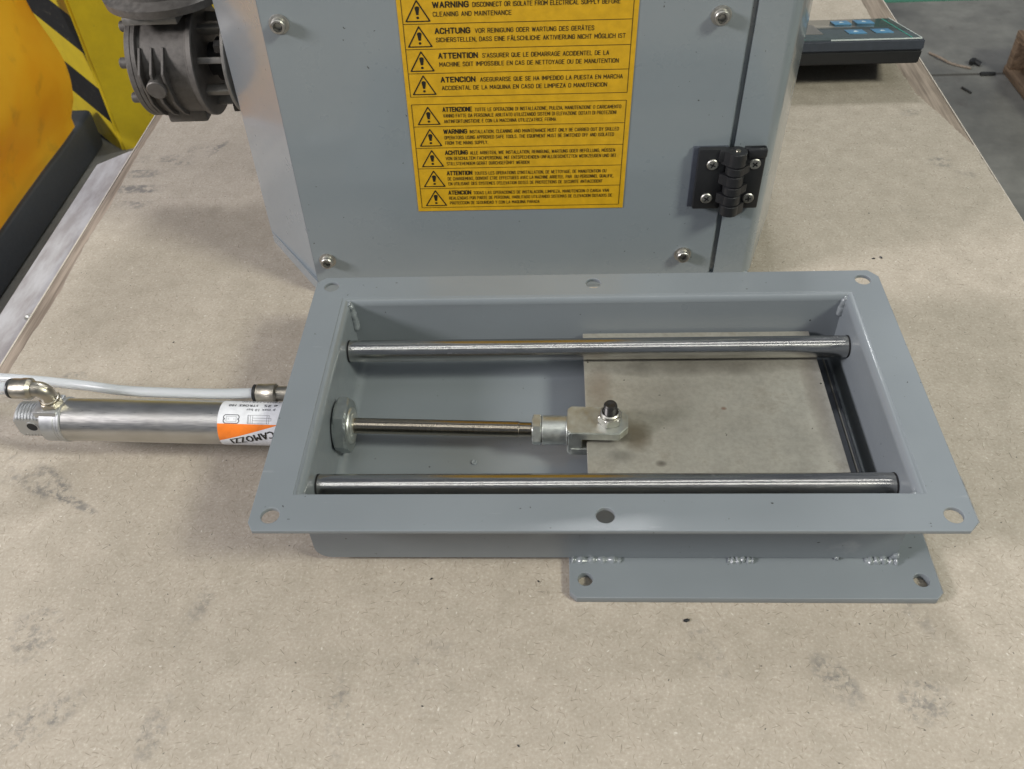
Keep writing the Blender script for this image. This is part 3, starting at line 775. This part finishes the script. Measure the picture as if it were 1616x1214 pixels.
# air hoses
def local_to_world(p): 
    return Matrix.Translation((-.3666, .0038, -.0300)) @ Matrix.Rotation(CA, 4, 'Z') @ Vector(p)
p2 = local_to_world((.1510, fy, fz)); p1 = local_to_world((xx-.0140, 0, .0272))
bm = bmesh.new()
tube(bm, spline([tuple(local_to_world((.156, fy, fz))), tuple(p2), (-.245, .0160, -.0215), (-.300, .0215, -.0240), (-.338, .0300, -.0265), (-.395, .0385, -.028), (-.47, .058, -.045), (-.56, .10, -.16), (-.60, .16, -.40), (-.62, .22, -.80)], 10), .0033, 20)
o = fin('air_hose', bm, 'hose', None, 60); o['label'] = 'long milky white air hose running behind the steel cylinder to its right fitting'; o['category'] = 'hose'
bm = bmesh.new()
tube(bm, spline([tuple(local_to_world((xx-.010, 0, .0272))), tuple(p1), (-.388, .0050, -.0030), (-.43, .011, -.012), (-.50, .03, -.06), (-.56, .06, -.25), (-.60, .10, -.80)], 10), .0040, 20)
o = fin('air_hose', bm, 'hose', None, 60); o['label'] = 'short stretch of milky hose plugged into the left elbow fitting at the picture edge'; o['category'] = 'hose'

# ------------------------------------------------------------------ machine cabinet
MO = Vector((-.21, .1640, TZ)); MR = .02
mach = empty('dosing_machine', MO, 0, 'blue grey enamelled machine cabinet with screwed front panel and yellow warning label', 'machine')
SH = .020
def shear(me_or_bm):
    vs = me_or_bm.verts if isinstance(me_or_bm, bmesh.types.BMesh) else me_or_bm.vertices
    for v in vs: v.co.x += SH*(v.co.z+.02+.0)
def yf(x): return .1679 + .02*x                 # front plane of the panel
def mp(name, bm, mat, parent=mach, **k):
    shear(bm)
    if parent is mach: bmesh.ops.transform(bm, matrix=Matrix.Translation(-MO), verts=bm.verts)
    return fin(name, bm, mat, parent, k.pop('smooth', 30), **k)
def vprism(bm, pts, z0, z1, bev, bevh=0):
    a = [bm.verts.new((x, y, z0)) for x, y in pts]; b = [bm.verts.new((x, y, z1)) for x, y in pts]
    bm.faces.new(a[::-1]); bm.faces.new(b); n = len(pts); ve = []
    for i in range(n): bm.faces.new((a[i], a[(i+1) % n], b[(i+1) % n], b[i]))
    bm.edges.ensure_lookup_table()
    for i in range(n):
        r_ = bev[i] if isinstance(bev, (list, tuple)) else bev
        if r_ > 0:
            e = bm.edges.get((a[i], b[i])); ve.append((e, r_))
    return ve
HT = .36
g0, g1 = .0918, .0949       # gap between panel and hinge strip
body = [(-.2065, yf(-.2065)+.0032), (g0, yf(g0)+.0032), (g0, yf(g0)+.0034), (g1, yf(g1)+.0034), (g1, yf(g1)), (.1215, yf(.1215)), (.1505, .252), (.1505, .40), (-.262, .40), (-.262, .237)]
bm = bmesh.new()
for e, r_ in vprism(bm, body, TZ+.0105, HT, [0, 0, 0, 0, 0, .0065, .004, .004, .004, .003]):
    bmesh.ops.bevel(bm, geom=[e], offset=r_, segments=5, affect='EDGES', profile=.5)
mp('cabinet_body', bm, 'cab_paint', smooth=40)
bm = bmesh.new()
base = [(-.2075, yf(-.2075)+.0005), (.1205, yf(.12)+.0005), (.149, .252), (.149, .395), (-.2600, .395), (-.2600, .234)]
vprism(bm, base, TZ, TZ+.0105, 0); mp('base_plate', bm, 'cab_paint')
# front panel sheet
bm = bmesh.new()
pan = [(-.2085, yf(-.2085)), (g0, yf(g0)), (g0, yf(g0)+.0030), (-.2075, yf(-.2085)+.0030)]
es = vprism(bm, pan, TZ+.0025, HT, 0)
bmesh.ops.bevel(bm, geom=[e for e in bm.edges if abs(e.verts[0].co.x-e.verts[1].co.x) < .001 and (abs(e.verts[0].co.y-yf(e.verts[0].co.x)) < .0005)], offset=.0011, segments=3, affect='EDGES')
panel = mp('front_panel', bm, 'cab_paint', smooth=40)
# everything fixed on the front plane is placed with this frame: u along the panel, v up, w out
def face(x, z): return Vector((x, yf(x), z)) - MO
FR = Matrix.Rotation(math.atan(.02), 4, 'Z') @ Matrix.Rotation(PI/2, 4, 'X')    # local x->u, y->up, z->out
def on_face(o, x, z, roll=0):
    o.matrix_basis = Matrix.Translation(face(x, z)) @ FR @ Matrix.Rotation(roll, 4, 'Z')
def cap_screw():
    root = None
    bm = bmesh.new()
    lathe(bm, [(-.001, .0046), (.0000, .0046), (.0046, .0046), (.0053, .0041), (.0054, .0029)], (0, 0, 0), (0, 0, 1), 36, cap=False)
    lathe(bm, [(.0054, .0029), (.0022, .0025), (.0022, .0001)], (0, 0, 0), (0, 0, 1), 6, cap=False)
    return bm
for x, z in ((-.193, .1509), (-.197, -.0296), (.0694, -.0329), (.0765, .1461)):
    o = fin('cap_screw', cap_screw(), 'screw', mach, 35); on_face(o, x, z, random.random())
    bm = bmesh.new(); lathe(bm, [(0, .0063), (.0006, .0063), (.0008, .0058)], (0, 0, 0), (0, 0, 1), 32)
    fin('washer', bm, 'screw', o, 30)
# hinge: two screwed leaves and interleaved knuckles
hg = empty('hinge'); hg.parent = mach; on_face(hg, .0970, .0345, -.012)
def hp(name, bm, mat='black'): return fin(name, bm, mat, hg, 30)
bm = bmesh.new(); box(bm, (-.0168, -.0008, .0011), (.0235, .0475, .0022), .0005); hp('backing_strip', bm, 'navy')
bm = bmesh.new(); box(bm, (-.0160, 0, .0044), (.0190, .0475, .0046), .0012); box(bm, (-.0070, .0190, .0058), (.010, .0090, .0060), .0014)
hp('hinge_leaf', bm)
bm = bmesh.new(); box(bm, (.0125, 0, .0044), (.0150, .0475, .0050), .0012); box(bm, (.0135, .0205, .0056), (.0130, .0065, .0060), .0012); hp('hinge_leaf', bm)
ks = [(.0235, .0130, -1), (.0126, .0062, 1), (.0058, -.0022, -1), (-.0026, -.0092, 1), (-.0096, -.0172, -1), (-.0176, -.0262, 1)]
for a, b, sd in ks:
    bm = bmesh.new(); lathe(bm, [(0, .0058), (.0005, .0066), (a-b-.0008, .0066), (a-b-.0003, .0058)], (0, b, .0080), (0, 1, 0), 28)
    arm = [(0, .0144), (sd*.0035, .0134), (sd*.0100, .0076), (sd*.0100, .0030), (0, .0030)]
    bb = bmesh.new(); prism(bb, arm if sd < 0 else arm[::-1], 0, a-b-.0004, Matrix.Translation((0, a-.0002, 0)) @ Matrix.Rotation(PI/2, 4, 'X'))
    m_ = bpy.data.meshes.new('x'); bb.to_mesh(m_); bb.free(); bm.from_mesh(m_)
    hp('hinge_knuckle', bm)
bm = bmesh.new(); lathe(bm, [(0, .0018), (.0004, .0016)], (0, .0234, .0085), (0, 1, 0), 18); hp('hinge_pin', bm, 'nickel')
for x, y in ((-.0155, .0122), (.0130, .0122), (-.0165, -.0145), (.0125, -.0150)):
    bm = bmesh.new(); lathe(bm, [(.0040, .0040), (.0072, .0040), (.0078, .0034), (.0080, .0016), (.0079, .0002)], (x, y, 0), (0, 0, 1), 28)
    sc = hp('cross_screw', bm, 'screw')
    bm = bmesh.new(); a0 = random.random()*1.5
    for k in (0, PI/2): box(bm, (x, y, .0080), (.0042, .0010, .0003), 0, 1, Matrix.Rotation(a0+k, 4, 'Z'))
    fin('cross_slot', bm, 'dark', sc, 0)
# warning label
WL, WB = -.1232, .0121
lb = empty('tmp'); bpy.data.objects.remove(lb)
me = bpy.data.meshes.new('warning_label'); bmq = bmesh.new()
LW, LH = .1462, .1990
box(bmq, (LW/2, LH/2, .00015), (LW, LH, .0003)); 
for v in bmq.verts: v.co.x += .012*v.co.y
bmq.to_mesh(me); bmq.free()
wl = link('warning_label', me, 'yellow', mach, 0)
on_face(wl, WL, WB, -.0128)
wl.location += Vector((0, -.0001, 0))
def on_label(name, me, ink='ink'):
    for v in me.vertices: v.co.x += .012*v.co.y; v.co.z += .00042
    return link(name, me, ink, wl, 0)
FXL, FXR = .0028, .1430
rows2 = [.0030, .0188, .0348, .0507, .0667, .0827]; rows1 = [.0881, .1040, .1199, .1359, .1518, .1678, .1837]
LT = .00035
def rect_frame(rows):
    L = [(FXL, rows[0], FXL, rows[-1]), (FXR, rows[0], FXR, rows[-1])] + [(FXL, r, FXR, r) for r in rows]
    return bars(L, LT)
on_label('frame_lines', rect_frame(rows2)); on_label('frame_lines', rect_frame(rows1))
def triangle(x, y, w2, h, wd=.00115):
    """warning triangle outline with exclamation mark"""
    bm = bmesh.new()
    cx = x+w2/2
    def tri(k):
        r = wd*k
        base = [(x+r*1.9, y+r), (x+w2-r*1.9, y+r), (cx, y+h-r*2.1)]
        out_ = []
        cc = (cx, y+h*.36)
        for i in range(3):   # rounded corners
            p = Vector(base[i]); a = Vector(base[i-1]); b = Vector(base[(i+1) % 3])
            rr_ = .0009*(1-.5*k)
            out_ += [tuple(p+(a-p).normalized()*rr_), tuple(p*.55+(p+(a-p).normalized()*rr_)*.225+(p+(b-p).normalized()*rr_)*.225), tuple(p+(b-p).normalized()*rr_)]
        return out_
    o_, i_ = tri(0), tri(.62)
    A = [bm.verts.new((*p, 0)) for p in o_]; B = [bm.verts.new((*p, 0)) for p in i_]
    for i in range(9): bm.faces.new((A[i], A[(i+1) % 9], B[(i+1) % 9], B[i]))
    # exclamation mark: tapering drop with rounded ends, and dot
    yt, yb = y+h*.70, y+h*.31
    P = []
    for k in range(9): a = PI*k/8; P.append((cx+.0014*math.cos(a), yt-.0012+.0011*math.sin(a)))
    P += [(cx-.0007, yb), (cx+.0007, yb)]
    bm.faces.new([bm.verts.new((*p, 0)) for p in P])
    bm.faces.new([bm.verts.new((cx+.00085*math.cos(2*PI*k/14), y+h*.185+.00085*math.sin(2*PI*k/14), 0)) for k in range(14)])
    me = bpy.data.meshes.new('t'); bm.to_mesh(me); bm.free(); return me
def line(s, f0, f1, y, cap, bold):
    x0 = FXL+(FXR-FXL)*f0; x1 = FXL+(FXR-FXL)*f1
    me = stroke_text(s, x1-x0, cap, bold); me.transform(Matrix.Translation((x0, y, 0))); on_label('text_line', me)
def fr(L, R_, *xs): return [(x-L)/(R_-L) for x in xs]
T2 = [(33, 1518, 'ATTENZIONE', (245, 452), [('TUTTE LE OPERAZIONI DI INSTALLAZIONE, PULIZIA, MANUTENZIONE O CARICAMENTO', 470, 1485), ('VANNO FATTE DA PERSONALE ABILITATO UTILIZZANDO SISTEMI DI ELEVAZIONE DOTATI DI PROTEZIONI', 247, 1455), ('ANTINFORTUNISTICHE E CON LA MACCHINA UTILIZZATRICE FERMA', 250, 1036)]),
      (53, 1503, 'WARNING', (255, 420), [('INSTALLATION, CLEANING AND MAINTENANCE MUST ONLY BE CARRIED OUT BY SKILLED', 437, 1466), ('OPERATORS USING APPROVED SAFE TOOLS. THE EQUIPMENT MUST BE SWITCHED OFF AND ISOLATED', 259, 1435), ('FROM THE MAINS SUPPLY.', 262, 562)]),
      (70, 1495, 'ACHTUNG', (268, 427), [('ALLE ARBEITEN, WIE INSTALLATION, REINIGUNG, WARTUNG ODER BEF\u00dcLLUNG, M\u00dcSSEN', 442, 1443), ('VON GESCHULTEM FACHPERSONAL MIT ENTSPECHENDEN UNFALLGESCH\u00dcTZTEN WERKZEUGEN UND BEI', 271, 1450), ('STILLSTEHENDEM GER\u00c4T DURCHGEF\u00dcHRT WERDEN', 275, 852)]),
      (85, 1480, 'ATTENTION', (280, 457), [("TOUTES LES OPERATIONS D'INSTALLATION, DE NETTOYAGE, DE MANUTENTION OU", 472, 1380), ('DE CHARGEMENT, DOIVENT ETRE EFFECTUEES AVEC LA MACHINE ARRETEE, PAR  DU PERSONNEL QUALIFIE,', 284, 1432), ("EN UTILISANT DES SYSTEMES D'ELEVATION DOTES DE PROTECTIONS DE SECURITE ANTIACCIDENT", 287, 1358)]),
      (100, 1470, 'ATENCION', (292, 450), [('TODAS LAS OPERACIONES DE INSTALACION, LIMPIEZA, MANUTENCION O CARGA VAN', 465, 1397), ('REALIZADAS POR PARTE DE PERSONAL HABILITADO UTILIZANDO SISTEMAS DE ELEVACION DOTADOS DE', 295, 1422), ('PROTECCION DE SEGURIDAD Y CON LA MAQUINA PARADA', 298, 922)])]
for i, (L, R_, head, hx, ls) in enumerate(T2):
    b = rows2[4-i]
    on_label('warning_triangle', triangle(.0054, b+.0013, .0158, .0135))
    f0, f1 = fr(L, R_, *hx); line(head, f0, f1, b+.0104, .0035, .00062)
    for k, (t, a, z_) in enumerate(ls):
        f0, f1 = fr(L, R_, a, z_); line(t, f0, f1, b+.0104-.00405*k, .0026, .00028)
T1 = [(-12, 1572, 'WARNING', (200, 450), [('DISCONNECT OR ISOLATE FROM ELECTRICAL SUPPLY BEFORE', 475, 1480), ('CLEANING AND MAINTENANCE', 200, 740)]),
      (-2, 1560, 'ACHTUNG', (210, 455), [('VOR REINIGUNG ODER WARTUNG DES GER\u00c4TES', 487, 1303), ('SICHERSTELLEN, DASS EINE F\u00c4LSCHLICHE AKTIVIERUNG NICHT M\u00d6GLICH IST', 215, 1520)]),
      (5, 1548, 'ATTENTION', (225, 500), [("S'ASSURER QUE LE DEMARRAGE ACCIDENTEL DE LA", 530, 1403), ('MACHINE SOIT IMPOSSIBLE EN CAS DE NETTOYAGE OU DE MANUTENTION', 229, 1473)]),
      (18, 1533, 'ATENCION', (238, 480), [('ASEGURARSE QUE SE HA IMPEDIDO LA PUESTA EN MARCHA', 512, 1495), ('ACCIDENTAL DE LA MAQUINA EN CASO DE LIMPIEZA O MANUTENCION', 243, 1390)])]
for i, (L, R_, head, hx, ls) in enumerate(T1):
    b = rows1[3-i]
    on_label('warning_triangle', triangle(.0042, b+.0013, .0160, .0138))
    f0, f1 = fr(L, R_, *hx); line(head, f0, f1, b+.0095, .0039, .00072)
    for k, (t, a, z_) in enumerate(ls):
        f0, f1 = fr(L, R_, a, z_); line(t, f0, f1, b+.0096-.0053*k, .0030, .00036)

# ------------------------------------------------------------------ gearbox on the machine's left side
GC = Vector((-.262, .320, .058))
gear = empty('gearbox', (-.262, .320, .058), 0, 'dark cast gearbox with cooling fins and round plug on the left side of the machine', 'gearbox')
# local: x negative = away from the machine
def gp(name, bm, mat, parent=gear, **k): return fin(name, bm, mat, parent, k.pop('smooth', 30), **k)
bm = bmesh.new()
lathe(bm, [(-.0945, .030), (-.0945, .0420), (-.0935, .0430), (-.0900, .0430), (-.0896, .0424), (-.0893, .0430), (-.0862, .0430), (-.0856, .0422), (-.0850, .0405), (-.0480, .0405), (-.0470, .0418), (-.0462, .0418), (-.0460, .0412), (-.0456, .0436), (-.0420, .0440), (-.0412, .0432), (-.0405, .038)], axis=(1, 0, 0), seg=80)
box(bm, (-.0690, 0, -.0400), (.0330, .036, .0130), .002)
hs = gp('housing', bm, 'cast')
fin_y = [(-.0340, .0240), (-.0510, .0100), (-.0470, -.0230), (-.0330, -.0400), (-.020, -.020)]
for fx_ in (-.0830, -.0738, -.0646):
    bm = bmesh.new()
    P = [(-.0330, .0255), (-.0480, .0105), (-.0478, .0040), (-.0425, -.0170), (-.0320, -.0310), (-.0230, -.0370), (-.015, .010)]
    a = [bm.verts.new((fx_-.0011, y, z)) for y, z in P]; b = [bm.verts.new((fx_+.0011, y, z)) for y, z in P]
    bm.faces.new(a); bm.faces.new(b[::-1])
    for i in range(len(P)): bm.faces.new((a[i], a[(i+1) % 7], b[(i+1) % 7], b[i]))
    bmesh.ops.bevel(bm, geom=bm.edges[:], offset=.0004, segments=1, affect='EDGES')
    gp('fin', bm, 'cast')
bm = bmesh.new(); dr = Vector((0, -.97, -.16)).normalized()
lathe(bm, [(.030, .0078), (.0492, .0078), (.0500, .0070)], (-.0728, 0, .0060), tuple(dr), 32); gp('oil_plug', bm, 'cast')
for k in range(8):
    a = PI*.5 + 2*PI*(k+.5)/8
    bm = bmesh.new(); lathe(bm, [(0, .0042), (-.0050, .0042), (-.0058, .0036), (-.0058, .001)], (-.0945, .0375*math.cos(a), .0375*math.sin(a)), (1, 0, 0), 20); gp('bolt', bm, 'cast')
for k in range(8):
    a = 2*PI*(k+.5)/8
    bm = bmesh.new(); box(bm, (-.0300, .032*math.cos(a), .032*math.sin(a)), (.0225, .0075, .0050), .0008, 2, Matrix.Rotation(a, 4, 'X')); gp('lantern_post', bm, 'cast_light')
bm = bmesh.new(); lathe(bm, [(-.041, .013), (-.017, .013)], axis=(1, 0, 0), seg=24)
lathe(bm, [(-.034, .017), (-.026, .017)], axis=(1, 0, 0), seg=24); gp('coupling', bm, 'dark')
bm = bmesh.new(); lathe(bm, [(-.0190, .0280), (-.0190, .0425), (-.0182, .0432), (-.0165, .0432), (-.0160, .0425)], axis=(1, 0, 0), seg=80); gp('mounting_disc', bm, 'cast_light')
bm = bmesh.new(); lathe(bm, [(-.0162, .034), (0, .034)], axis=(1, 0, 0), seg=48); gp('mounting_hub', bm, 'cast')
for k in range(4):
    a = 2*PI*(k+.58)/4
    bm = bmesh.new(); lathe(bm, [(-.0245, .0045), (-.0240, .0052), (-.0190, .0052)], (0, .0375*math.cos(a), .0375*math.sin(a)), (1, 0, 0), 6); gp('bolt', bm, 'black_bolt')
# motor standing on the gearbox (only its rim shows)
bm = bmesh.new(); box(bm, (-.0680, .002, .0455), (.0420, .070, .0060), .001)
gp('motor_seat', bm, 'cast_light')
bm = bmesh.new(); lathe(bm, [(.0490, .040), (.0500, .0470), (.0560, .0480), (.0570, .0460), (.060, .0400), (.150, .0400), (.158, .034)], (-.0640, .006, 0), (0, 0, 1), 64); gp('motor', bm, 'cast')

# ------------------------------------------------------------------ hand-held control box standing on a small foot
kb = empty('control_box', (.3279, .4740, -.0130), 0, 'flat dark control box with four blue keys behind the machine', 'control box')
kb.rotation_euler = (-math.radians(13.2), 0, 0)     # leaning back: rear edge on the table, front propped on a foot
KW, KD, KT = .175, .105, .0225
def kp(name, bm, mat, parent=kb): return fin(name, bm, mat, parent, 30)
def tbox(x0, x1, y0, y1, z0, z1, ins, bev):
    v = [bm.verts.new(p) for p in ((x0+ins, y0+ins, z0), (x1-ins, y0+ins, z0), (x1-ins, y1-ins, z0), (x0+ins, y1-ins, z0), (x0, y0, z1), (x1, y0, z1), (x1, y1, z1), (x0, y1, z1))]
    fs = [bm.faces.new([v[i] for i in q_]) for q_ in ((0, 3, 2, 1), (4, 5, 6, 7), (0, 1, 5, 4), (1, 2, 6, 5), (2, 3, 7, 6), (3, 0, 4, 7))]
    bmesh.ops.bevel(bm, geom=list({e for f in fs for e in f.edges}), offset=bev, segments=3, affect='EDGES')
bm = bmesh.new(); tbox(-KW, 0, 0, KD, -KT, -.0105, .0016, .0010); kp('lower_shell', bm, 'black')
bm = bmesh.new(); tbox(-KW, .0006, -.0006, KD, -.0100, 0, .0, .0012); kp('upper_shell', bm, 'navy')
bm = bmesh.new(); box(bm, (-KW/2, KD/2, .0003), (KW-.006, KD-.005, .0010), .0003); kp('display_face', bm, 'glass')
for x in (-.0105, -.1120):
    bm = bmesh.new(); box(bm, (x, KD/2, .0009), (.0011, .096, .0004)); kp('green_trim', bm, 'green_line')
bm = bmesh.new(); box(bm, (-.0020, KD/2, .0004), (.0008, KD-.004, .0012)); kp('bright_trim', bm, 'silver_line')
bm = bmesh.new(); box(bm, (-.045, .0020, .0004), (.085, .0007, .0012)); kp('bright_trim', bm, 'silver_line')
for bx, by in ((-.0550, .0365), (-.0290, .0375), (-.0570, .0830), (-.0335, .0850)):
    bm = bmesh.new(); box(bm, (bx, by, .0011), (.0175, .0190, .0008), .0002); k_ = kp('blue_key', bm, 'button')
    bm = bmesh.new(); prism(bm, [(bx-.0025, by-.002), (bx+.0025, by-.002), (bx, by+.003)], .0014, .0017); kp('key_symbol', bm, 'silver_line', k_)
bm = bmesh.new(); box(bm, (-.105, .052, .0009), (.034, .046, .0004)); kp('display_window', bm, 'cast_light')
bm = bmesh.new(); box(bm, (-.140, .020, -.0355), (.03, .03, .026), .001); kp('foot', bm, 'black')

# ------------------------------------------------------------------ background left: hazard striped guard, tarpaulin, kerb
ed = Vector((-1.187, 1.744)); b_ = Vector((-1.35, 1.88)); dirL = (b_-ed).normalized()
ang = math.atan2(dirL.y, dirL.x)
post = empty('machine_guard', (ed.x, ed.y, -.85), 0, 'yellow sheet metal guard with black and yellow hazard stripes on one side', 'guard')
post.rotation_euler = (0, 0, ang-PI)       # local -x runs along the striped face, +y points away from the camera
LL = .30; RLn = .75
bm = bmesh.new()
# striped face: from (0,0) to (-LL,0); plain face: from (0,0) back-right
ra = math.atan2(.18, .32) - (ang-PI)
rdir = Vector((math.cos(ra), math.sin(ra)))
pts = [(-LL, 0), (0, 0), (rdir.x*RLn, rdir.y*RLn), (rdir.x*RLn-.1, rdir.y*RLn+.4), (-LL, .5)]
vprism(bm, pts, 0, 1.3, 0)
bmesh.ops.bevel(bm, geom=[e for e in bm.edges if abs(e.verts[0].co.x) < 1e-6 and abs(e.verts[1].co.x) < 1e-6 and abs(e.verts[0].co.y) < 1e-6], offset=.006, segments=3, affect='EDGES')
fin('guard_body', bm, 'hazard', post, 30)

# tarpaulin curtain: bulging cloth along x = -1.245
bm = bmesh.new(); nu, nv = 60, 36; V = []
for i in range(nu+1):
    row = []
    for j in range(nv+1):
        u_, v_ = i/nu, j/nv
        y = .2+u_*1.475; z = -.735+v_*.75
        y += (.012*math.sin(v_*2.4*PI+.4)-.01)*(u_**6) + .15*v_*u_**4
        bul = .035*math.sin(u_*9+v_*2.0)*(.3+v_) + .02*math.sin(v_*14+u_*5) + .012*math.exp(-((v_-.42)/.22)**2)*u_
        bul += .012*abs(math.sin(u_*6.5+v_*5.5+.6)) - .018*abs(math.sin(u_*10-v_*7)) + .010*math.sin(u_*31+v_*17)*v_
        if j == 0: bul *= .2
        row.append(bm.verts.new((-1.245+bul*.8, y, z)))
    V.append(row)
for i in range(nu):
    for j in range(nv): bm.faces.new((V[i][j], V[i+1][j], V[i+1][j+1], V[i][j+1]))
r_ = bmesh.ops.solidify(bm, geom=bm.faces[:], thickness=.004)
o = fin('tarpaulin', bm, 'tarp', None, 60); o['label'] = 'orange yellow tarpaulin hanging in soft folds left of the hazard stripes'; o['category'] = 'tarpaulin'
bm = bmesh.new(); box(bm, (-1.285, .96, -.797), (.07, 1.64, .106), .012, 3)
o = fin('rubber_kerb', bm, 'rubber', None, 30); o['label'] = 'dark grey rubber kerb on the floor under the orange tarpaulin'; o['category'] = 'kerb'

# ------------------------------------------------------------------ background right: pallet and litter
pal = empty('wooden_pallet', (1.224, 2.066, -.85), 0, 'worn wooden pallet on the concrete floor at the right edge', 'pallet')
def pb(name, c_, s_, rz=0):
    bm = bmesh.new(); box(bm, c_, s_, .003, 2, Matrix.Rotation(rz, 4, 'Z')); fin(name, bm, 'pallet', pal, 30)
for x in (.05, .40, .75):
    pb('bottom_board', (x, -.60, .011), (.10, 1.20, .022))
    for y in (-.020, -.215, -.60, -1.169): pb('block', (x, y, .061), (.10, .028 if y > -.1 else .058, .078))
for y in (-.032, -.215, -.60, -1.155): pb('stringer_board', (.40, y, .111), (.80, .055, .022))
for i in range(9): pb('deck_board', (.42, -.060-i*.135, .133), (.80, .112, .022), random.uniform(-.01, .01))

def debris(name, pts, r, mat, label, cat):
    bm = bmesh.new(); tube(bm, spline(pts, 6), r, 8, True); o = fin(name, bm, mat, None, 40); o['label'] = label; o['category'] = cat
debris('wood_splinter', [(1.058, 2.185, -.846), (1.075, 2.15, -.843), (1.10, 2.115, -.846), (1.145, 2.085, -.847)], .0034, 'ply', 'bent thin wood splinter on the concrete between table and pallet', 'splinter')
debris('dark_scrap', [(1.150, 2.105, -.842), (1.158, 2.115, -.838), (1.176, 2.103, -.845)], .0075, 'black', 'small black scrap lying behind the floor joint', 'scrap')
debris('dark_scrap', [(1.158, 2.048, -.846), (1.198, 2.048, -.847)], .006, 'black', 'flat black scrap lying on the floor joint beside the pallet', 'scrap')
debris('twig', [(1.085, 1.975, -.847), (1.100, 1.945, -.848)], .0032, 'black', 'short dark twig on the floor in front of the joint', 'twig')
